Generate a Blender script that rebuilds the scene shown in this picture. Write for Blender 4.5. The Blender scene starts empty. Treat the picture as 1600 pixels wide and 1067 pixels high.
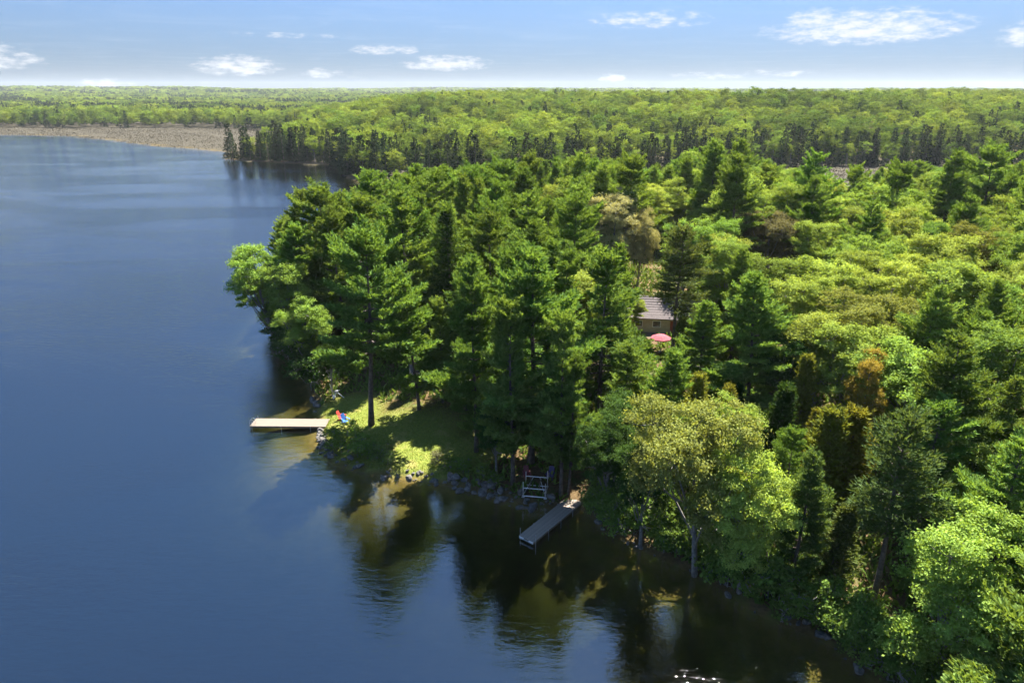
import bpy, math, random
import numpy as np
R = math.radians
scene = bpy.context.scene
COL = scene.collection

# ------------------------------------------------------------------ camera
cam_d = bpy.data.cameras.new('camera')
cam = bpy.data.objects.new('camera', cam_d); COL.objects.link(cam)
cam_d.sensor_width = 36.0; cam_d.lens = 24.0; cam_d.clip_start = .5; cam_d.clip_end = 30000
cam.location = (0, 0, 40); cam.rotation_euler = (R(90 - 20.1), 0, 0)
scene.camera = cam

# ------------------------------------------------------------------ light
SUN_AZ, SUN_EL = R(25), R(57)          # azimuth measured from +Y towards +X
SKY_STRENGTH, SUN_STRENGTH, EXPOSURE = .05, 5.0, 2.32
HAZE = .00004
world = bpy.data.worlds.new('World'); scene.world = world; world.use_nodes = True
nt = world.node_tree; nt.nodes.clear()
def N(t, kind, **kw):
    n = t.nodes.new(kind)
    for k, v in kw.items(): setattr(n, k, v)
    return n
def math_node(t, op, a=None, b=None, c=None, clamp=False):
    n = N(t, 'ShaderNodeMath', operation=op); n.use_clamp = clamp
    for i, v in enumerate((a, b, c)):
        if v is None: continue
        if isinstance(v, (int, float)): n.inputs[i].default_value = v
        else: t.links.new(v, n.inputs[i])
    return n.outputs[0]
def mixrgb(t, fac, a, b, mode='MIX'):
    n = N(t, 'ShaderNodeMix', data_type='RGBA', blend_type=mode)
    for i, v in ((0, fac), (6, a), (7, b)):
        if isinstance(v, (int, float)): n.inputs[i].default_value = v
        elif isinstance(v, tuple): n.inputs[i].default_value = (*v, 1) if len(v) == 3 else v
        else: t.links.new(v, n.inputs[i])
    return n.outputs[2]
def ramp(t, src, lo, hi):
    n = N(t, 'ShaderNodeMapRange', interpolation_type='SMOOTHSTEP')
    t.links.new(src, n.inputs[0]); n.inputs[1].default_value = lo; n.inputs[2].default_value = hi
    return n.outputs[0]
sky = N(nt, 'ShaderNodeTexSky', sky_type='NISHITA')
sky.sun_disc = False; sky.sun_elevation = SUN_EL; sky.sun_rotation = SUN_AZ
sky.altitude = 300; sky.air_density = 1.0; sky.dust_density = .15; sky.ozone_density = 3.0
tc = N(nt, 'ShaderNodeTexCoord')
sep = N(nt, 'ShaderNodeSeparateXYZ'); nt.links.new(tc.outputs['Generated'], sep.inputs[0])
zc = math_node(nt, 'MAXIMUM', sep.outputs[2], .012)
# clouds live on a flat deck overhead: direction / height gives the place on the deck
px = math_node(nt, 'DIVIDE', sep.outputs[0], zc); py = math_node(nt, 'DIVIDE', sep.outputs[1], zc)
deck = N(nt, 'ShaderNodeCombineXYZ'); nt.links.new(px, deck.inputs[0]); nt.links.new(py, deck.inputs[1])
wisp = N(nt, 'ShaderNodeTexNoise'); wisp.inputs['Scale'].default_value = .55; wisp.inputs['Detail'].default_value = 6
wisp.inputs['Roughness'].default_value = .6; wisp.inputs['Distortion'].default_value = .6
nt.links.new(deck.outputs[0], wisp.inputs['Vector'])
wispf = math_node(nt, 'MULTIPLY', ramp(nt, wisp.outputs[0], .45, .85), math_node(nt, 'ADD', math_node(nt, 'MULTIPLY', ramp(nt, sep.outputs[2], .06, .3), .25), .10))
# small cumulus seen low over the horizon: azimuth / elevation, broken up by noise
az = math_node(nt, 'ARCTAN2', sep.outputs[0], sep.outputs[1]); el = math_node(nt, 'ARCSINE', sep.outputs[2])
ae = N(nt, 'ShaderNodeCombineXYZ'); nt.links.new(az, ae.inputs[0]); nt.links.new(math_node(nt, 'MULTIPLY', el, 3.0), ae.inputs[1])
puff = N(nt, 'ShaderNodeTexNoise'); puff.inputs['Scale'].default_value = 48; puff.inputs['Detail'].default_value = 7
puff.inputs['Roughness'].default_value = .62; nt.links.new(ae.outputs[0], puff.inputs['Vector'])
total = None
CLOUDS = [  # azimuth, elevation, half width, half height (degrees), weight
 (25.2,3.9,7.6,1.25,1.0),(22.3,4.6,3.0,.8,.8),(36.0,3.2,3.6,1.0,1.0),(41.5,3.4,4.5,1.1,1.0),(-5.0,1.9,4.2,.62,1.0),(-10.0,2.9,3.6,.42,.7),(-20.5,1.6,3.6,.8,.95),(-14.5,1.2,1.8,.4,.7),
 (-38.0,1.9,6.5,1.1,1.0),(7.9,.9,1.4,.4,.8),(14.5,1.0,3.6,.35,.6),(-17.0,3.8,5.0,.22,.55),(10.5,4.9,5.5,.7,.6),(0.5,7.6,6.5,.9,.5),(20,1.2,3,.35,.5),(-29,.5,2,.35,.7),
 (62,4,7,1.2,1.0),(85,3,6,1.0,1.0),(120,4,8,1.3,1.0),(160,3,6,1,1.0),(-62,3.5,7,1.1,1.0),(-95,4,8,1.2,1.0),(-140,3,7,1.1,1.0)]
for a, e, w, h, k in CLOUDS:
    dx = math_node(nt, 'DIVIDE', math_node(nt, 'SUBTRACT', az, R(a)), R(w))
    dy0 = math_node(nt, 'DIVIDE', math_node(nt, 'SUBTRACT', el, R(e)), R(h * 1.35))
    dyn = math_node(nt, 'MULTIPLY', math_node(nt, 'MINIMUM', dy0, 0.0), 1.7)      # flat bases
    dyp = math_node(nt, 'MAXIMUM', dy0, 0.0)
    dy = math_node(nt, 'ADD', dyn, dyp)
    r2 = math_node(nt, 'ADD', math_node(nt, 'MULTIPLY', dx, dx), math_node(nt, 'MULTIPLY', dy, dy))
    g = math_node(nt, 'MULTIPLY', math_node(nt, 'SUBTRACT', 1.0, r2, clamp=True), k)
    total = g if total is None else math_node(nt, 'MAXIMUM', total, g)
cum = ramp(nt, math_node(nt, 'ADD', math_node(nt, 'MULTIPLY', total, .72), math_node(nt, 'MULTIPLY', math_node(nt, 'SUBTRACT', puff.outputs[0], .5), 2.3)), .06, .98)
cum = math_node(nt, 'MULTIPLY', math_node(nt, 'MULTIPLY', cum, ramp(nt, total, 0.0, .3)), .85)
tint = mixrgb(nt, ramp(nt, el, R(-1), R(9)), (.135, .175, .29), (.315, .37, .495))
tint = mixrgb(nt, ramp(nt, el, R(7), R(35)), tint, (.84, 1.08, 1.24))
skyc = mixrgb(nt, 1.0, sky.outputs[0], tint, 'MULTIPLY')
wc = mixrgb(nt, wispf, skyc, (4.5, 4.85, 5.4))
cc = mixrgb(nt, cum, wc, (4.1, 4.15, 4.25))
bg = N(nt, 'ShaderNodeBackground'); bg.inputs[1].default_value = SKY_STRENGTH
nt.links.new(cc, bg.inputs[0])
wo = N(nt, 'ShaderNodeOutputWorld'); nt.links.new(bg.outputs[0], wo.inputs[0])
sun_d = bpy.data.lights.new('sun', 'SUN'); sun_d.energy = SUN_STRENGTH; sun_d.angle = R(.5); sun_d.color = (1, .955, .87)
sun = bpy.data.objects.new('sun', sun_d); COL.objects.link(sun)
sun.location = (200, 150, 300); sun.rotation_euler = (R(90) - SUN_EL, 0, -SUN_AZ + R(180))
scene.view_settings.view_transform = 'Standard'; scene.view_settings.look = 'None'
scene.view_settings.exposure = EXPOSURE; scene.view_settings.gamma = 1
scene.view_settings.use_curve_mapping = False
scene.cycles.max_bounces = 6; scene.cycles.diffuse_bounces = 3; scene.cycles.transmission_bounces = 3; scene.cycles.glossy_bounces = 3; scene.cycles.transparent_max_bounces = 12; scene.cycles.volume_bounces = 0
scene.cycles.caustics_reflective = False; scene.cycles.caustics_refractive = False
scene.cycles.use_denoising = True
scene.cycles.use_adaptive_sampling = True; scene.cycles.adaptive_threshold = .02

# ------------------------------------------------------------------ helpers
rng = np.random.default_rng(11)
rnd = random.Random(4)
def tag(o, label=None, cat=None, group=None, kind=None):
    for k, v in (('label', label), ('category', cat), ('group', group), ('kind', kind)):
        if v: o[k] = v
    return o
def link(name, data, parent=None, loc=None):
    o = bpy.data.objects.new(name, data); COL.objects.link(o)
    if parent: o.parent = parent
    if loc is not None: o.location = loc
    return o
def mesh_np(name, verts, faces, mat=None, smooth_shade=False, attrs=None):
    """verts (n,3); faces: (m,k) array or list of index lists"""
    me = bpy.data.meshes.new(name)
    verts = np.asarray(verts, np.float32)
    if isinstance(faces, np.ndarray):
        m, k = faces.shape
        me.vertices.add(len(verts)); me.vertices.foreach_set('co', verts.ravel())
        me.loops.add(m * k); me.loops.foreach_set('vertex_index', faces.astype(np.int32).ravel())
        me.polygons.add(m); me.polygons.foreach_set('loop_start', np.arange(0, m * k, k, dtype=np.int32))
        me.update(calc_edges=True)
    else:
        me.from_pydata([tuple(map(float, v)) for v in verts], [], faces); me.update()
    if attrs:
        for an, (dom, typ, vals) in attrs.items():
            a = me.attributes.new(an, typ, dom)
            if typ == 'FLOAT': a.data.foreach_set('value', np.asarray(vals, np.float32).ravel())
            else: a.data.foreach_set('color', np.asarray(vals, np.float32).ravel())
    if mat: me.materials.append(mat)
    if smooth_shade: me.polygons.foreach_set('use_smooth', np.ones(len(me.polygons), bool))
    return me
class MB:
    """collects boxes and tubes for one mesh"""
    def __init__(s): s.v = []; s.f = []
    def box(s, c, size, ax=None):
        c = np.array(c, float); h = np.array(size, float) / 2
        ax = np.eye(3) if ax is None else np.array(ax, float)
        n = len(s.v)
        for z in (-1, 1):
            for y in (-1, 1):
                for x in (-1, 1): s.v.append(c + ax[0] * x * h[0] + ax[1] * y * h[1] + ax[2] * z * h[2])
        s.f += [[n + i for i in q] for q in ((0, 2, 3, 1), (4, 5, 7, 6), (0, 1, 5, 4), (2, 6, 7, 3), (0, 4, 6, 2), (1, 3, 7, 5))]
        return s
    def tube(s, pts, rad, sides=8, cap=True):
        pts = np.array(pts, float); rad = np.broadcast_to(np.asarray(rad, float), (len(pts),))
        tang = np.gradient(pts, axis=0); tang /= np.linalg.norm(tang, axis=1)[:, None] + 1e-9
        n0 = len(s.v)
        for p, t, r in zip(pts, tang, rad):
            a = np.array([1, 0, 0]) if abs(t[0]) < .8 else np.array([0, 1, 0])
            u = np.cross(t, a); u /= np.linalg.norm(u); w = np.cross(t, u)
            for k in range(sides):
                an = 2 * math.pi * k / sides; s.v.append(p + r * (u * math.cos(an) + w * math.sin(an)))
        for i in range(len(pts) - 1):
            for k in range(sides):
                a = n0 + i * sides + k; b = n0 + i * sides + (k + 1) % sides
                s.f.append([a, b, b + sides, a + sides])
        if cap:
            s.f.append([n0 + k for k in range(sides)][::-1]); e = n0 + (len(pts) - 1) * sides
            s.f.append([e + k for k in range(sides)])
        return s
    def mesh(s, name, mat, sm=False):
        return mesh_np(name, np.array(s.v), s.f, mat, sm)
    def build(s, name, mat, parent=None, loc=None, sm=False):
        return link(name, s.mesh(name, mat, sm), parent, loc)

# ------------------------------------------------------------------ materials
def new_mat(name):
    m = bpy.data.materials.new(name); m.use_nodes = True; t = m.node_tree; t.nodes.clear()
    return m, t, N(t, 'ShaderNodeOutputMaterial')
def noise(t, scale, detail=4, rough=.55, vec=None, dist=0):
    n = N(t, 'ShaderNodeTexNoise'); n.inputs['Scale'].default_value = scale; n.inputs['Detail'].default_value = detail
    n.inputs['Roughness'].default_value = rough; n.inputs['Distortion'].default_value = dist
    if vec is not None: t.links.new(vec, n.inputs['Vector'])
    return n.outputs[0]
def simple_mat(name, c1, c2, scale=3., rough=.8, bump=.3, metal=0., spec=.4, coord='Object'):
    m, t, o = new_mat(name)
    tcn = N(t, 'ShaderNodeTexCoord'); v = tcn.outputs[coord]
    n1 = noise(t, scale, 5, .6, v)
    b = N(t, 'ShaderNodeBsdfPrincipled'); b.inputs['Roughness'].default_value = rough
    b.inputs['Metallic'].default_value = metal; b.inputs['Specular IOR Level'].default_value = spec
    t.links.new(mixrgb(t, ramp(t, n1, .3, .7), c1, c2), b.inputs['Base Color'])
    if bump:
        bn = N(t, 'ShaderNodeBump'); bn.inputs['Strength'].default_value = bump; bn.inputs['Distance'].default_value = .05
        t.links.new(noise(t, scale * 4, 4, .6, v), bn.inputs['Height']); t.links.new(bn.outputs[0], b.inputs['Normal'])
    t.links.new(b.outputs[0], o.inputs[0]); return m
def leaf_mat(name, base=None, trans=.45, spread=.35, hue=.0, warm=(1.35, 1.15, .6), tonal=.7, second=None):
    """base None: the crown's own object colour is the leaf colour"""
    m, t, o = new_mat(name)
    oi = N(t, 'ShaderNodeObjectInfo'); at = N(t, 'ShaderNodeAttribute', attribute_name='tone')
    col = oi.outputs['Color'] if base is None else None
    if base is not None:
        rgb = N(t, 'ShaderNodeRGB'); rgb.outputs[0].default_value = (*base, 1); col = rgb.outputs[0]
    if second is not None:      # stands of another species mixed in by place
        nz = ramp(t, noise(t, .011, 4, .6, oi.outputs['Location']), .40, .60)
        col = mixrgb(t, nz, col, second)
    # tree-to-tree and leaf-to-leaf variation
    v = math_node(t, 'ADD', math_node(t, 'MULTIPLY', oi.outputs['Random'], spread), 1 - spread / 2)
    v2 = math_node(t, 'ADD', math_node(t, 'MULTIPLY', at.outputs['Fac'], tonal), 1 - tonal / 2)
    hs = N(t, 'ShaderNodeHueSaturation'); t.links.new(col, hs.inputs['Color'])
    t.links.new(math_node(t, 'MULTIPLY', v, v2), hs.inputs['Value'])
    rr = math_node(t, 'FRACT', math_node(t, 'MULTIPLY', oi.outputs['Random'], 7.31))
    t.links.new(math_node(t, 'ADD', math_node(t, 'MULTIPLY', rr, hue), .5 - hue / 2), hs.inputs['Hue'])
    b = N(t, 'ShaderNodeBsdfDiffuse'); t.links.new(hs.outputs[0], b.inputs['Color'])
    tr = N(t, 'ShaderNodeBsdfTranslucent'); t.links.new(mixrgb(t, 1.0, hs.outputs[0], tuple(trans * 1.0 * w for w in warm), 'MULTIPLY'), tr.inputs[0])
    mx = N(t, 'ShaderNodeAddShader')
    t.links.new(b.outputs[0], mx.inputs[0]); t.links.new(tr.outputs[0], mx.inputs[1]); t.links.new(mx.outputs[0], o.inputs[0])
    return m
M = {}
M['needle'] = leaf_mat('pine_needles', None, .50, .3, .012, (1.5, 1.3, .5))
M['leaf'] = leaf_mat('broad_leaves', None, .60, .3, .014, (1.3, 1.2, .5))
M['far_leaf'] = leaf_mat('far_broad_leaves', (.140, .182, .028), .42, .6, .03, (1.3, 1.2, .5), second=(.075, .112, .022))
M['far_needle'] = leaf_mat('far_needles', (.034, .050, .020), .2, .6, .05, (1.3, 1.15, .6))
M['bark'] = simple_mat('pine_bark', (.055, .042, .033), (.14, .11, .09), 2.5, .95, .8)
M['grey_bark'] = simple_mat('grey_bark', (.12, .11, .095), (.26, .24, .21), 3., .95, .6)
M['rock'] = simple_mat('granite', (.055, .050, .044), (.155, .142, .126), 2.2, .9, .6)
M['deck_new'] = simple_mat('sawn_pine_decking', (.125, .098, .075), (.18, .145, .112), 4., .8, .2)
M['deck_old'] = simple_mat('weathered_decking', (.17, .135, .105), (.28, .23, .18), 4., .85, .25)
M['beam'] = simple_mat('treated_timber', (.13, .10, .07), (.22, .17, .12), 4., .85, .2)
M['alu'] = simple_mat('aluminium_tube', (.55, .56, .57), (.72, .73, .74), 8., .35, .05, .9)
M['steel'] = simple_mat('galvanised_steel', (.35, .36, .37), (.5, .51, .52), 8., .45, .05, .8)
M['red'] = simple_mat('red_plastic', (.50, .045, .035), (.62, .08, .06), 5., .5, .03)
M['blue'] = simple_mat('blue_plastic', (.03, .12, .38), (.05, .18, .48), 5., .5, .03)
M['canvas'] = simple_mat('red_canvas', (.24, .035, .050), (.30, .06, .075), 4., .85, .1)
M['roof'] = simple_mat('roof_shingles', (.10, .08, .078), (.155, .128, .122), 5., .9, .4)
M['wall'] = simple_mat('cottage_siding', (.42, .33, .22), (.50, .40, .28), 2., .8, .1)
M['white'] = simple_mat('white_paint', (.74, .73, .70), (.82, .81, .79), 3., .6, .05)
M['redpaint'] = simple_mat('red_brown_paint', (.25, .06, .045), (.34, .09, .06), 3., .7, .1)
m, t, o = new_mat('window_glass')
b = N(t, 'ShaderNodeBsdfPrincipled'); b.inputs['Base Color'].default_value = (.03, .035, .04, 1); b.inputs['Roughness'].default_value = .06
t.links.new(b.outputs[0], o.inputs[0]); M['glass'] = m
LAKE = [(60,-300),(45,0),(33,25),(27.9,34.9),(26.5,37.7),(24.3,41.6),(19.9,44.8),(16.8,49.1),(13.4,51.8),(9.8,55),(8,57.9),
 (6.9,59.6),(5.2,59.5),(3.3,59.8),(0,60.6),(-4.1,62.8),(-7.6,64.2),(-10.2,65.1),(-12.7,65.4),(-17.3,67.1),(-20.5,68.5),
 (-22.9,71.5),(-24,75.5),(-24.5,79),(-26.1,82.7),(-27.9,86.8),(-29.8,91.3),(-32.4,96.1),(-35.6,100.9),(-38.6,105.8),
 (-41.3,112.1),(-43.5,125),(-43,140),(-38,155),(-32,170),(-24,185),(-5,207),(18,232),(30,262),(20,292),(-20,312),(-55,318),
 (-70,322),(-85,349),(-98,399),(-141,418),(-177,434),(-188,455),(-198,495),(-277,548),(-332,598),(-426,677),(-501,697),
 (-646,719),(-1100,760),(-1600,700),(-1900,300),(-1900,-300)]
LAKE = np.array(LAKE, float)

def sdist(x, y):
    """signed distance to the shoreline: positive on land"""
    x = np.asarray(x, float); y = np.asarray(y, float)
    best = np.full(x.shape, 1e18); inside = np.zeros(x.shape, bool)
    n = len(LAKE)
    for i in range(n):
        ax, ay = LAKE[i]; bx, by = LAKE[(i + 1) % n]
        dx, dy = bx - ax, by - ay
        t = np.clip(((x - ax) * dx + (y - ay) * dy) / (dx * dx + dy * dy), 0, 1)
        best = np.minimum(best, (x - ax - t * dx) ** 2 + (y - ay - t * dy) ** 2)
        cond = (ay > y) != (by > y)
        with np.errstate(divide='ignore', invalid='ignore'):
            xi = ax + (y - ay) / (by - ay if by != ay else 1e-9) * dx
        inside ^= cond & (x < xi)
    d = np.sqrt(best)
    return np.where(inside, -d, d)

def smooth(a, b, v):
    t = np.clip((v - a) / (b - a), 0, 1); return t * t * (3 - 2 * t)

def wav(x, y, s):
    return (np.sin(x / s + 1.3) * np.cos(y / s * 1.1 + .4) + .5 * np.sin(x / s * 2.3 + y / s * 1.7) + .25 * np.cos(x / s * 4.1 - y / s * 3.7)) / 1.75

def ground_z(x, y):
    x = np.asarray(x, float); y = np.asarray(y, float)
    d = sdist(x, y)
    near = 1 - smooth(190, 260, y)
    bank = .45 * smooth(0, 1.2, d)
    pen = bank + np.minimum(np.maximum(d, 0) * .10, 3.6) + .25 * wav(x, y, 7.) * smooth(2, 12, d)
    marsh = .12 + .22 * smooth(0, 3, d) + .08 * wav(x, y, 9.)
    hill = 18.5 * smooth(415, 680, y + .10 * x) * smooth(-225, -40, x + .12 * (y - 430)) + 5 * wav(x, y, 75.) * smooth(430, 600, y)* smooth(-150, 0, x)
    hill = hill * (1 - .8 * smooth(900, 1300, y))
    far = 5 * smooth(1000, 2600, y) + 28 * smooth(2300, 5200, np.hypot(x, y)) * (1 - .40 * smooth(-2200, 900, x)) + 9 * wav(x, y, 380.) * smooth(1000, 2200, y) + 13 * wav(x, y, 1150.) * smooth(2600, 4500, y)
    land = near * pen + (1 - near) * (marsh + hill + far)
    bed = -(.22 * np.minimum(-np.minimum(d, 0), 1.5) + .09 * np.minimum(-np.minimum(d, 0), 8) + .20 * np.clip(-d - 5.5, 0, 30)) - .03 * wav(x, y, 2.)
    bed = np.maximum(bed, -5)
    k = smooth(-.5, .5, d)
    return np.where(d > .5, land, np.where(d < -.5, bed, bed * (1 - k) + land * k))
# ------------------------------------------------------------------ terrain
xs = np.concatenate([-np.geomspace(48, 8000, 90)[::-1], np.arange(-47, 62, 1.0), np.geomspace(62, 8000, 80)])
ys = np.concatenate([-np.geomspace(1, 400, 14)[::-1] + 20, np.arange(20, 130, 1.0), np.geomspace(130, 7800, 190)])
X, Y = np.meshgrid(xs, ys)
Z = ground_z(X.ravel(), Y.ravel()); D = sdist(X.ravel(), Y.ravel())
xf, yf = X.ravel(), Y.ravel()
nx, ny = len(xs), len(ys)
ii = (np.arange(ny - 1)[:, None] * nx + np.arange(nx - 1)[None, :]).ravel()
faces = np.stack([ii, ii + 1, ii + nx + 1, ii + nx], 1)
def seg_blob(cx, cy, rx, ry, x, y): return 1 - smooth(.6, 1.25, np.hypot((x - cx) / rx, (y - cy) / ry))
lawn = np.maximum.reduce([seg_blob(-14, 73, 9.5, 7, xf, yf), seg_blob(-8.5, 69, 6.5, 5, xf, yf), seg_blob(-21.5, 80, 5, 6, xf, yf)]) * (D > .2)
marsh = ((D > 0) & (yf > 200)) * (1 - smooth(.5, 3, Z))
gravel = np.maximum.reduce([seg_blob(25.5, 120, 7, 5, xf, yf), seg_blob(23, 108, 3.2, 9, xf, yf)])
bed = (1 - smooth(-.6, .5, D))
rgba = np.stack([lawn, marsh, gravel, bed], 1)
m, t, o = new_mat('ground')
at = N(t, 'ShaderNodeAttribute', attribute_name='zone'); sp = N(t, 'ShaderNodeSeparateColor'); t.links.new(at.outputs['Color'], sp.inputs[0])
g = N(t, 'ShaderNodeNewGeometry'); pos = g.outputs['Position']
n1 = noise(t, .55, 6, .6, pos); n2 = noise(t, 3.5, 5, .65, pos); n3 = noise(t, .09, 3, .5, pos)
floor_c = mixrgb(t, ramp(t, n2, .3, .7), (.070, .045, .022), (.120, .080, .036))
floor_c = mixrgb(t, math_node(t, 'MULTIPLY', ramp(t, n1, .48, .62), .75), floor_c, (.055, .078, .018))
lawn_c = mixrgb(t, ramp(t, n2, .3, .7), (.10, .135, .022), (.17, .185, .035))
lawn_c = mixrgb(t, math_node(t, 'MULTIPLY', ramp(t, n1, .5, .68), .7), lawn_c, (.26, .22, .075))
marsh_c = mixrgb(t, ramp(t, n1, .3, .7), (.044, .038, .025), (.062, .052, .034))
grav_c = mixrgb(t, ramp(t, n2, .3, .7), (.16, .128, .112), (.22, .18, .16))
bed_c = mixrgb(t, ramp(t, n1, .35, .65), (.095, .066, .014), (.150, .104, .026))
c = mixrgb(t, sp.outputs[0], floor_c, lawn_c); c = mixrgb(t, sp.outputs[1], c, marsh_c)
c = mixrgb(t, sp.outputs[2], c, grav_c); c = mixrgb(t, at.outputs['Alpha'], c, bed_c)
b = N(t, 'ShaderNodeBsdfPrincipled'); b.inputs['Roughness'].default_value = .95; b.inputs['Specular IOR Level'].default_value = .1
bn = N(t, 'ShaderNodeBump'); bn.inputs['Strength'].default_value = .6; bn.inputs['Distance'].default_value = .12
t.links.new(n2, bn.inputs['Height']); t.links.new(bn.outputs[0], b.inputs['Normal'])
t.links.new(c, b.inputs['Base Color']); t.links.new(b.outputs[0], o.inputs[0])
ground = link('ground', mesh_np('ground', np.stack([xf, yf, Z], 1), faces, m, True, {'zone': ('POINT', 'FLOAT_COLOR', rgba)}))
tag(ground, 'forest floor, lawn and lake shore', None, None, 'structure')

# ------------------------------------------------------------------ water: clear tea-coloured lake
m, t, o = new_mat('lake_water')
g = N(t, 'ShaderNodeNewGeometry'); pos = g.outputs['Position']
mp = N(t, 'ShaderNodeMapping'); mp.inputs['Scale'].default_value = (.8, 2.0, 1); mp.inputs['Rotation'].default_value = (0, 0, R(14)); t.links.new(pos, mp.inputs[0])
w1 = noise(t, .85, 4, .6, mp.outputs[0], .3); w2 = noise(t, .28, 2, .5, mp.outputs[0])
calm = ramp(t, noise(t, .014, 5, .6, mp.outputs[0], .8), .36, .64)
vd = N(t, 'ShaderNodeVectorMath', operation='DISTANCE'); t.links.new(pos, vd.inputs[0]); vd.inputs[1].default_value = (8, 62, 0)
lee = math_node(t, 'ADD', math_node(t, 'MULTIPLY', ramp(t, vd.outputs['Value'], 14, 55), .75), .25)      # sheltered water under the wooded bank
w3 = noise(t, 3.2, 2, .5, mp.outputs[0], .2)
amp = math_node(t, 'MULTIPLY', math_node(t, 'ADD', math_node(t, 'MULTIPLY', calm, .075), .034), lee)
hgt = math_node(t, 'ADD', math_node(t, 'MULTIPLY', w1, amp), math_node(t, 'ADD', math_node(t, 'MULTIPLY', w2, .02), math_node(t, 'MULTIPLY', w3, math_node(t, 'MULTIPLY', amp, .3))))
bn = N(t, 'ShaderNodeBump'); bn.inputs['Strength'].default_value = 1.0; bn.inputs['Distance'].default_value = 1.0; t.links.new(hgt, bn.inputs['Height'])
fr = N(t, 'ShaderNodeFresnel'); fr.inputs['IOR'].default_value = 2.15; t.links.new(bn.outputs[0], fr.inputs['Normal'])
gl = N(t, 'ShaderNodeBsdfGlossy'); gl.inputs['Roughness'].default_value = .04; t.links.new(bn.outputs[0], gl.inputs['Normal'])
gl.inputs['Color'].default_value = (1, 1, 1, 1)
tr = N(t, 'ShaderNodeBsdfTransparent')
mx = N(t, 'ShaderNodeMixShader'); t.links.new(math_node(t, 'MULTIPLY', fr.outputs[0], math_node(t, 'SUBTRACT', 1.0, g.outputs['Backfacing'])), mx.inputs[0]); t.links.new(tr.outputs[0], mx.inputs[1]); t.links.new(gl.outputs[0], mx.inputs[2])
t.links.new(mx.outputs[0], o.inputs['Surface'])
va = N(t, 'ShaderNodeVolumeAbsorption'); va.inputs['Color'].default_value = (.38, .48, .40, 1); va.inputs['Density'].default_value = 1.0
t.links.new(va.outputs[0], o.inputs['Volume'])
water = MB().box((-900, 200, -3.5), (2400, 1300, 7)).build('lake', m)
tag(water, 'calm blue lake with fine ripples', None, None, 'structure')
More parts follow.
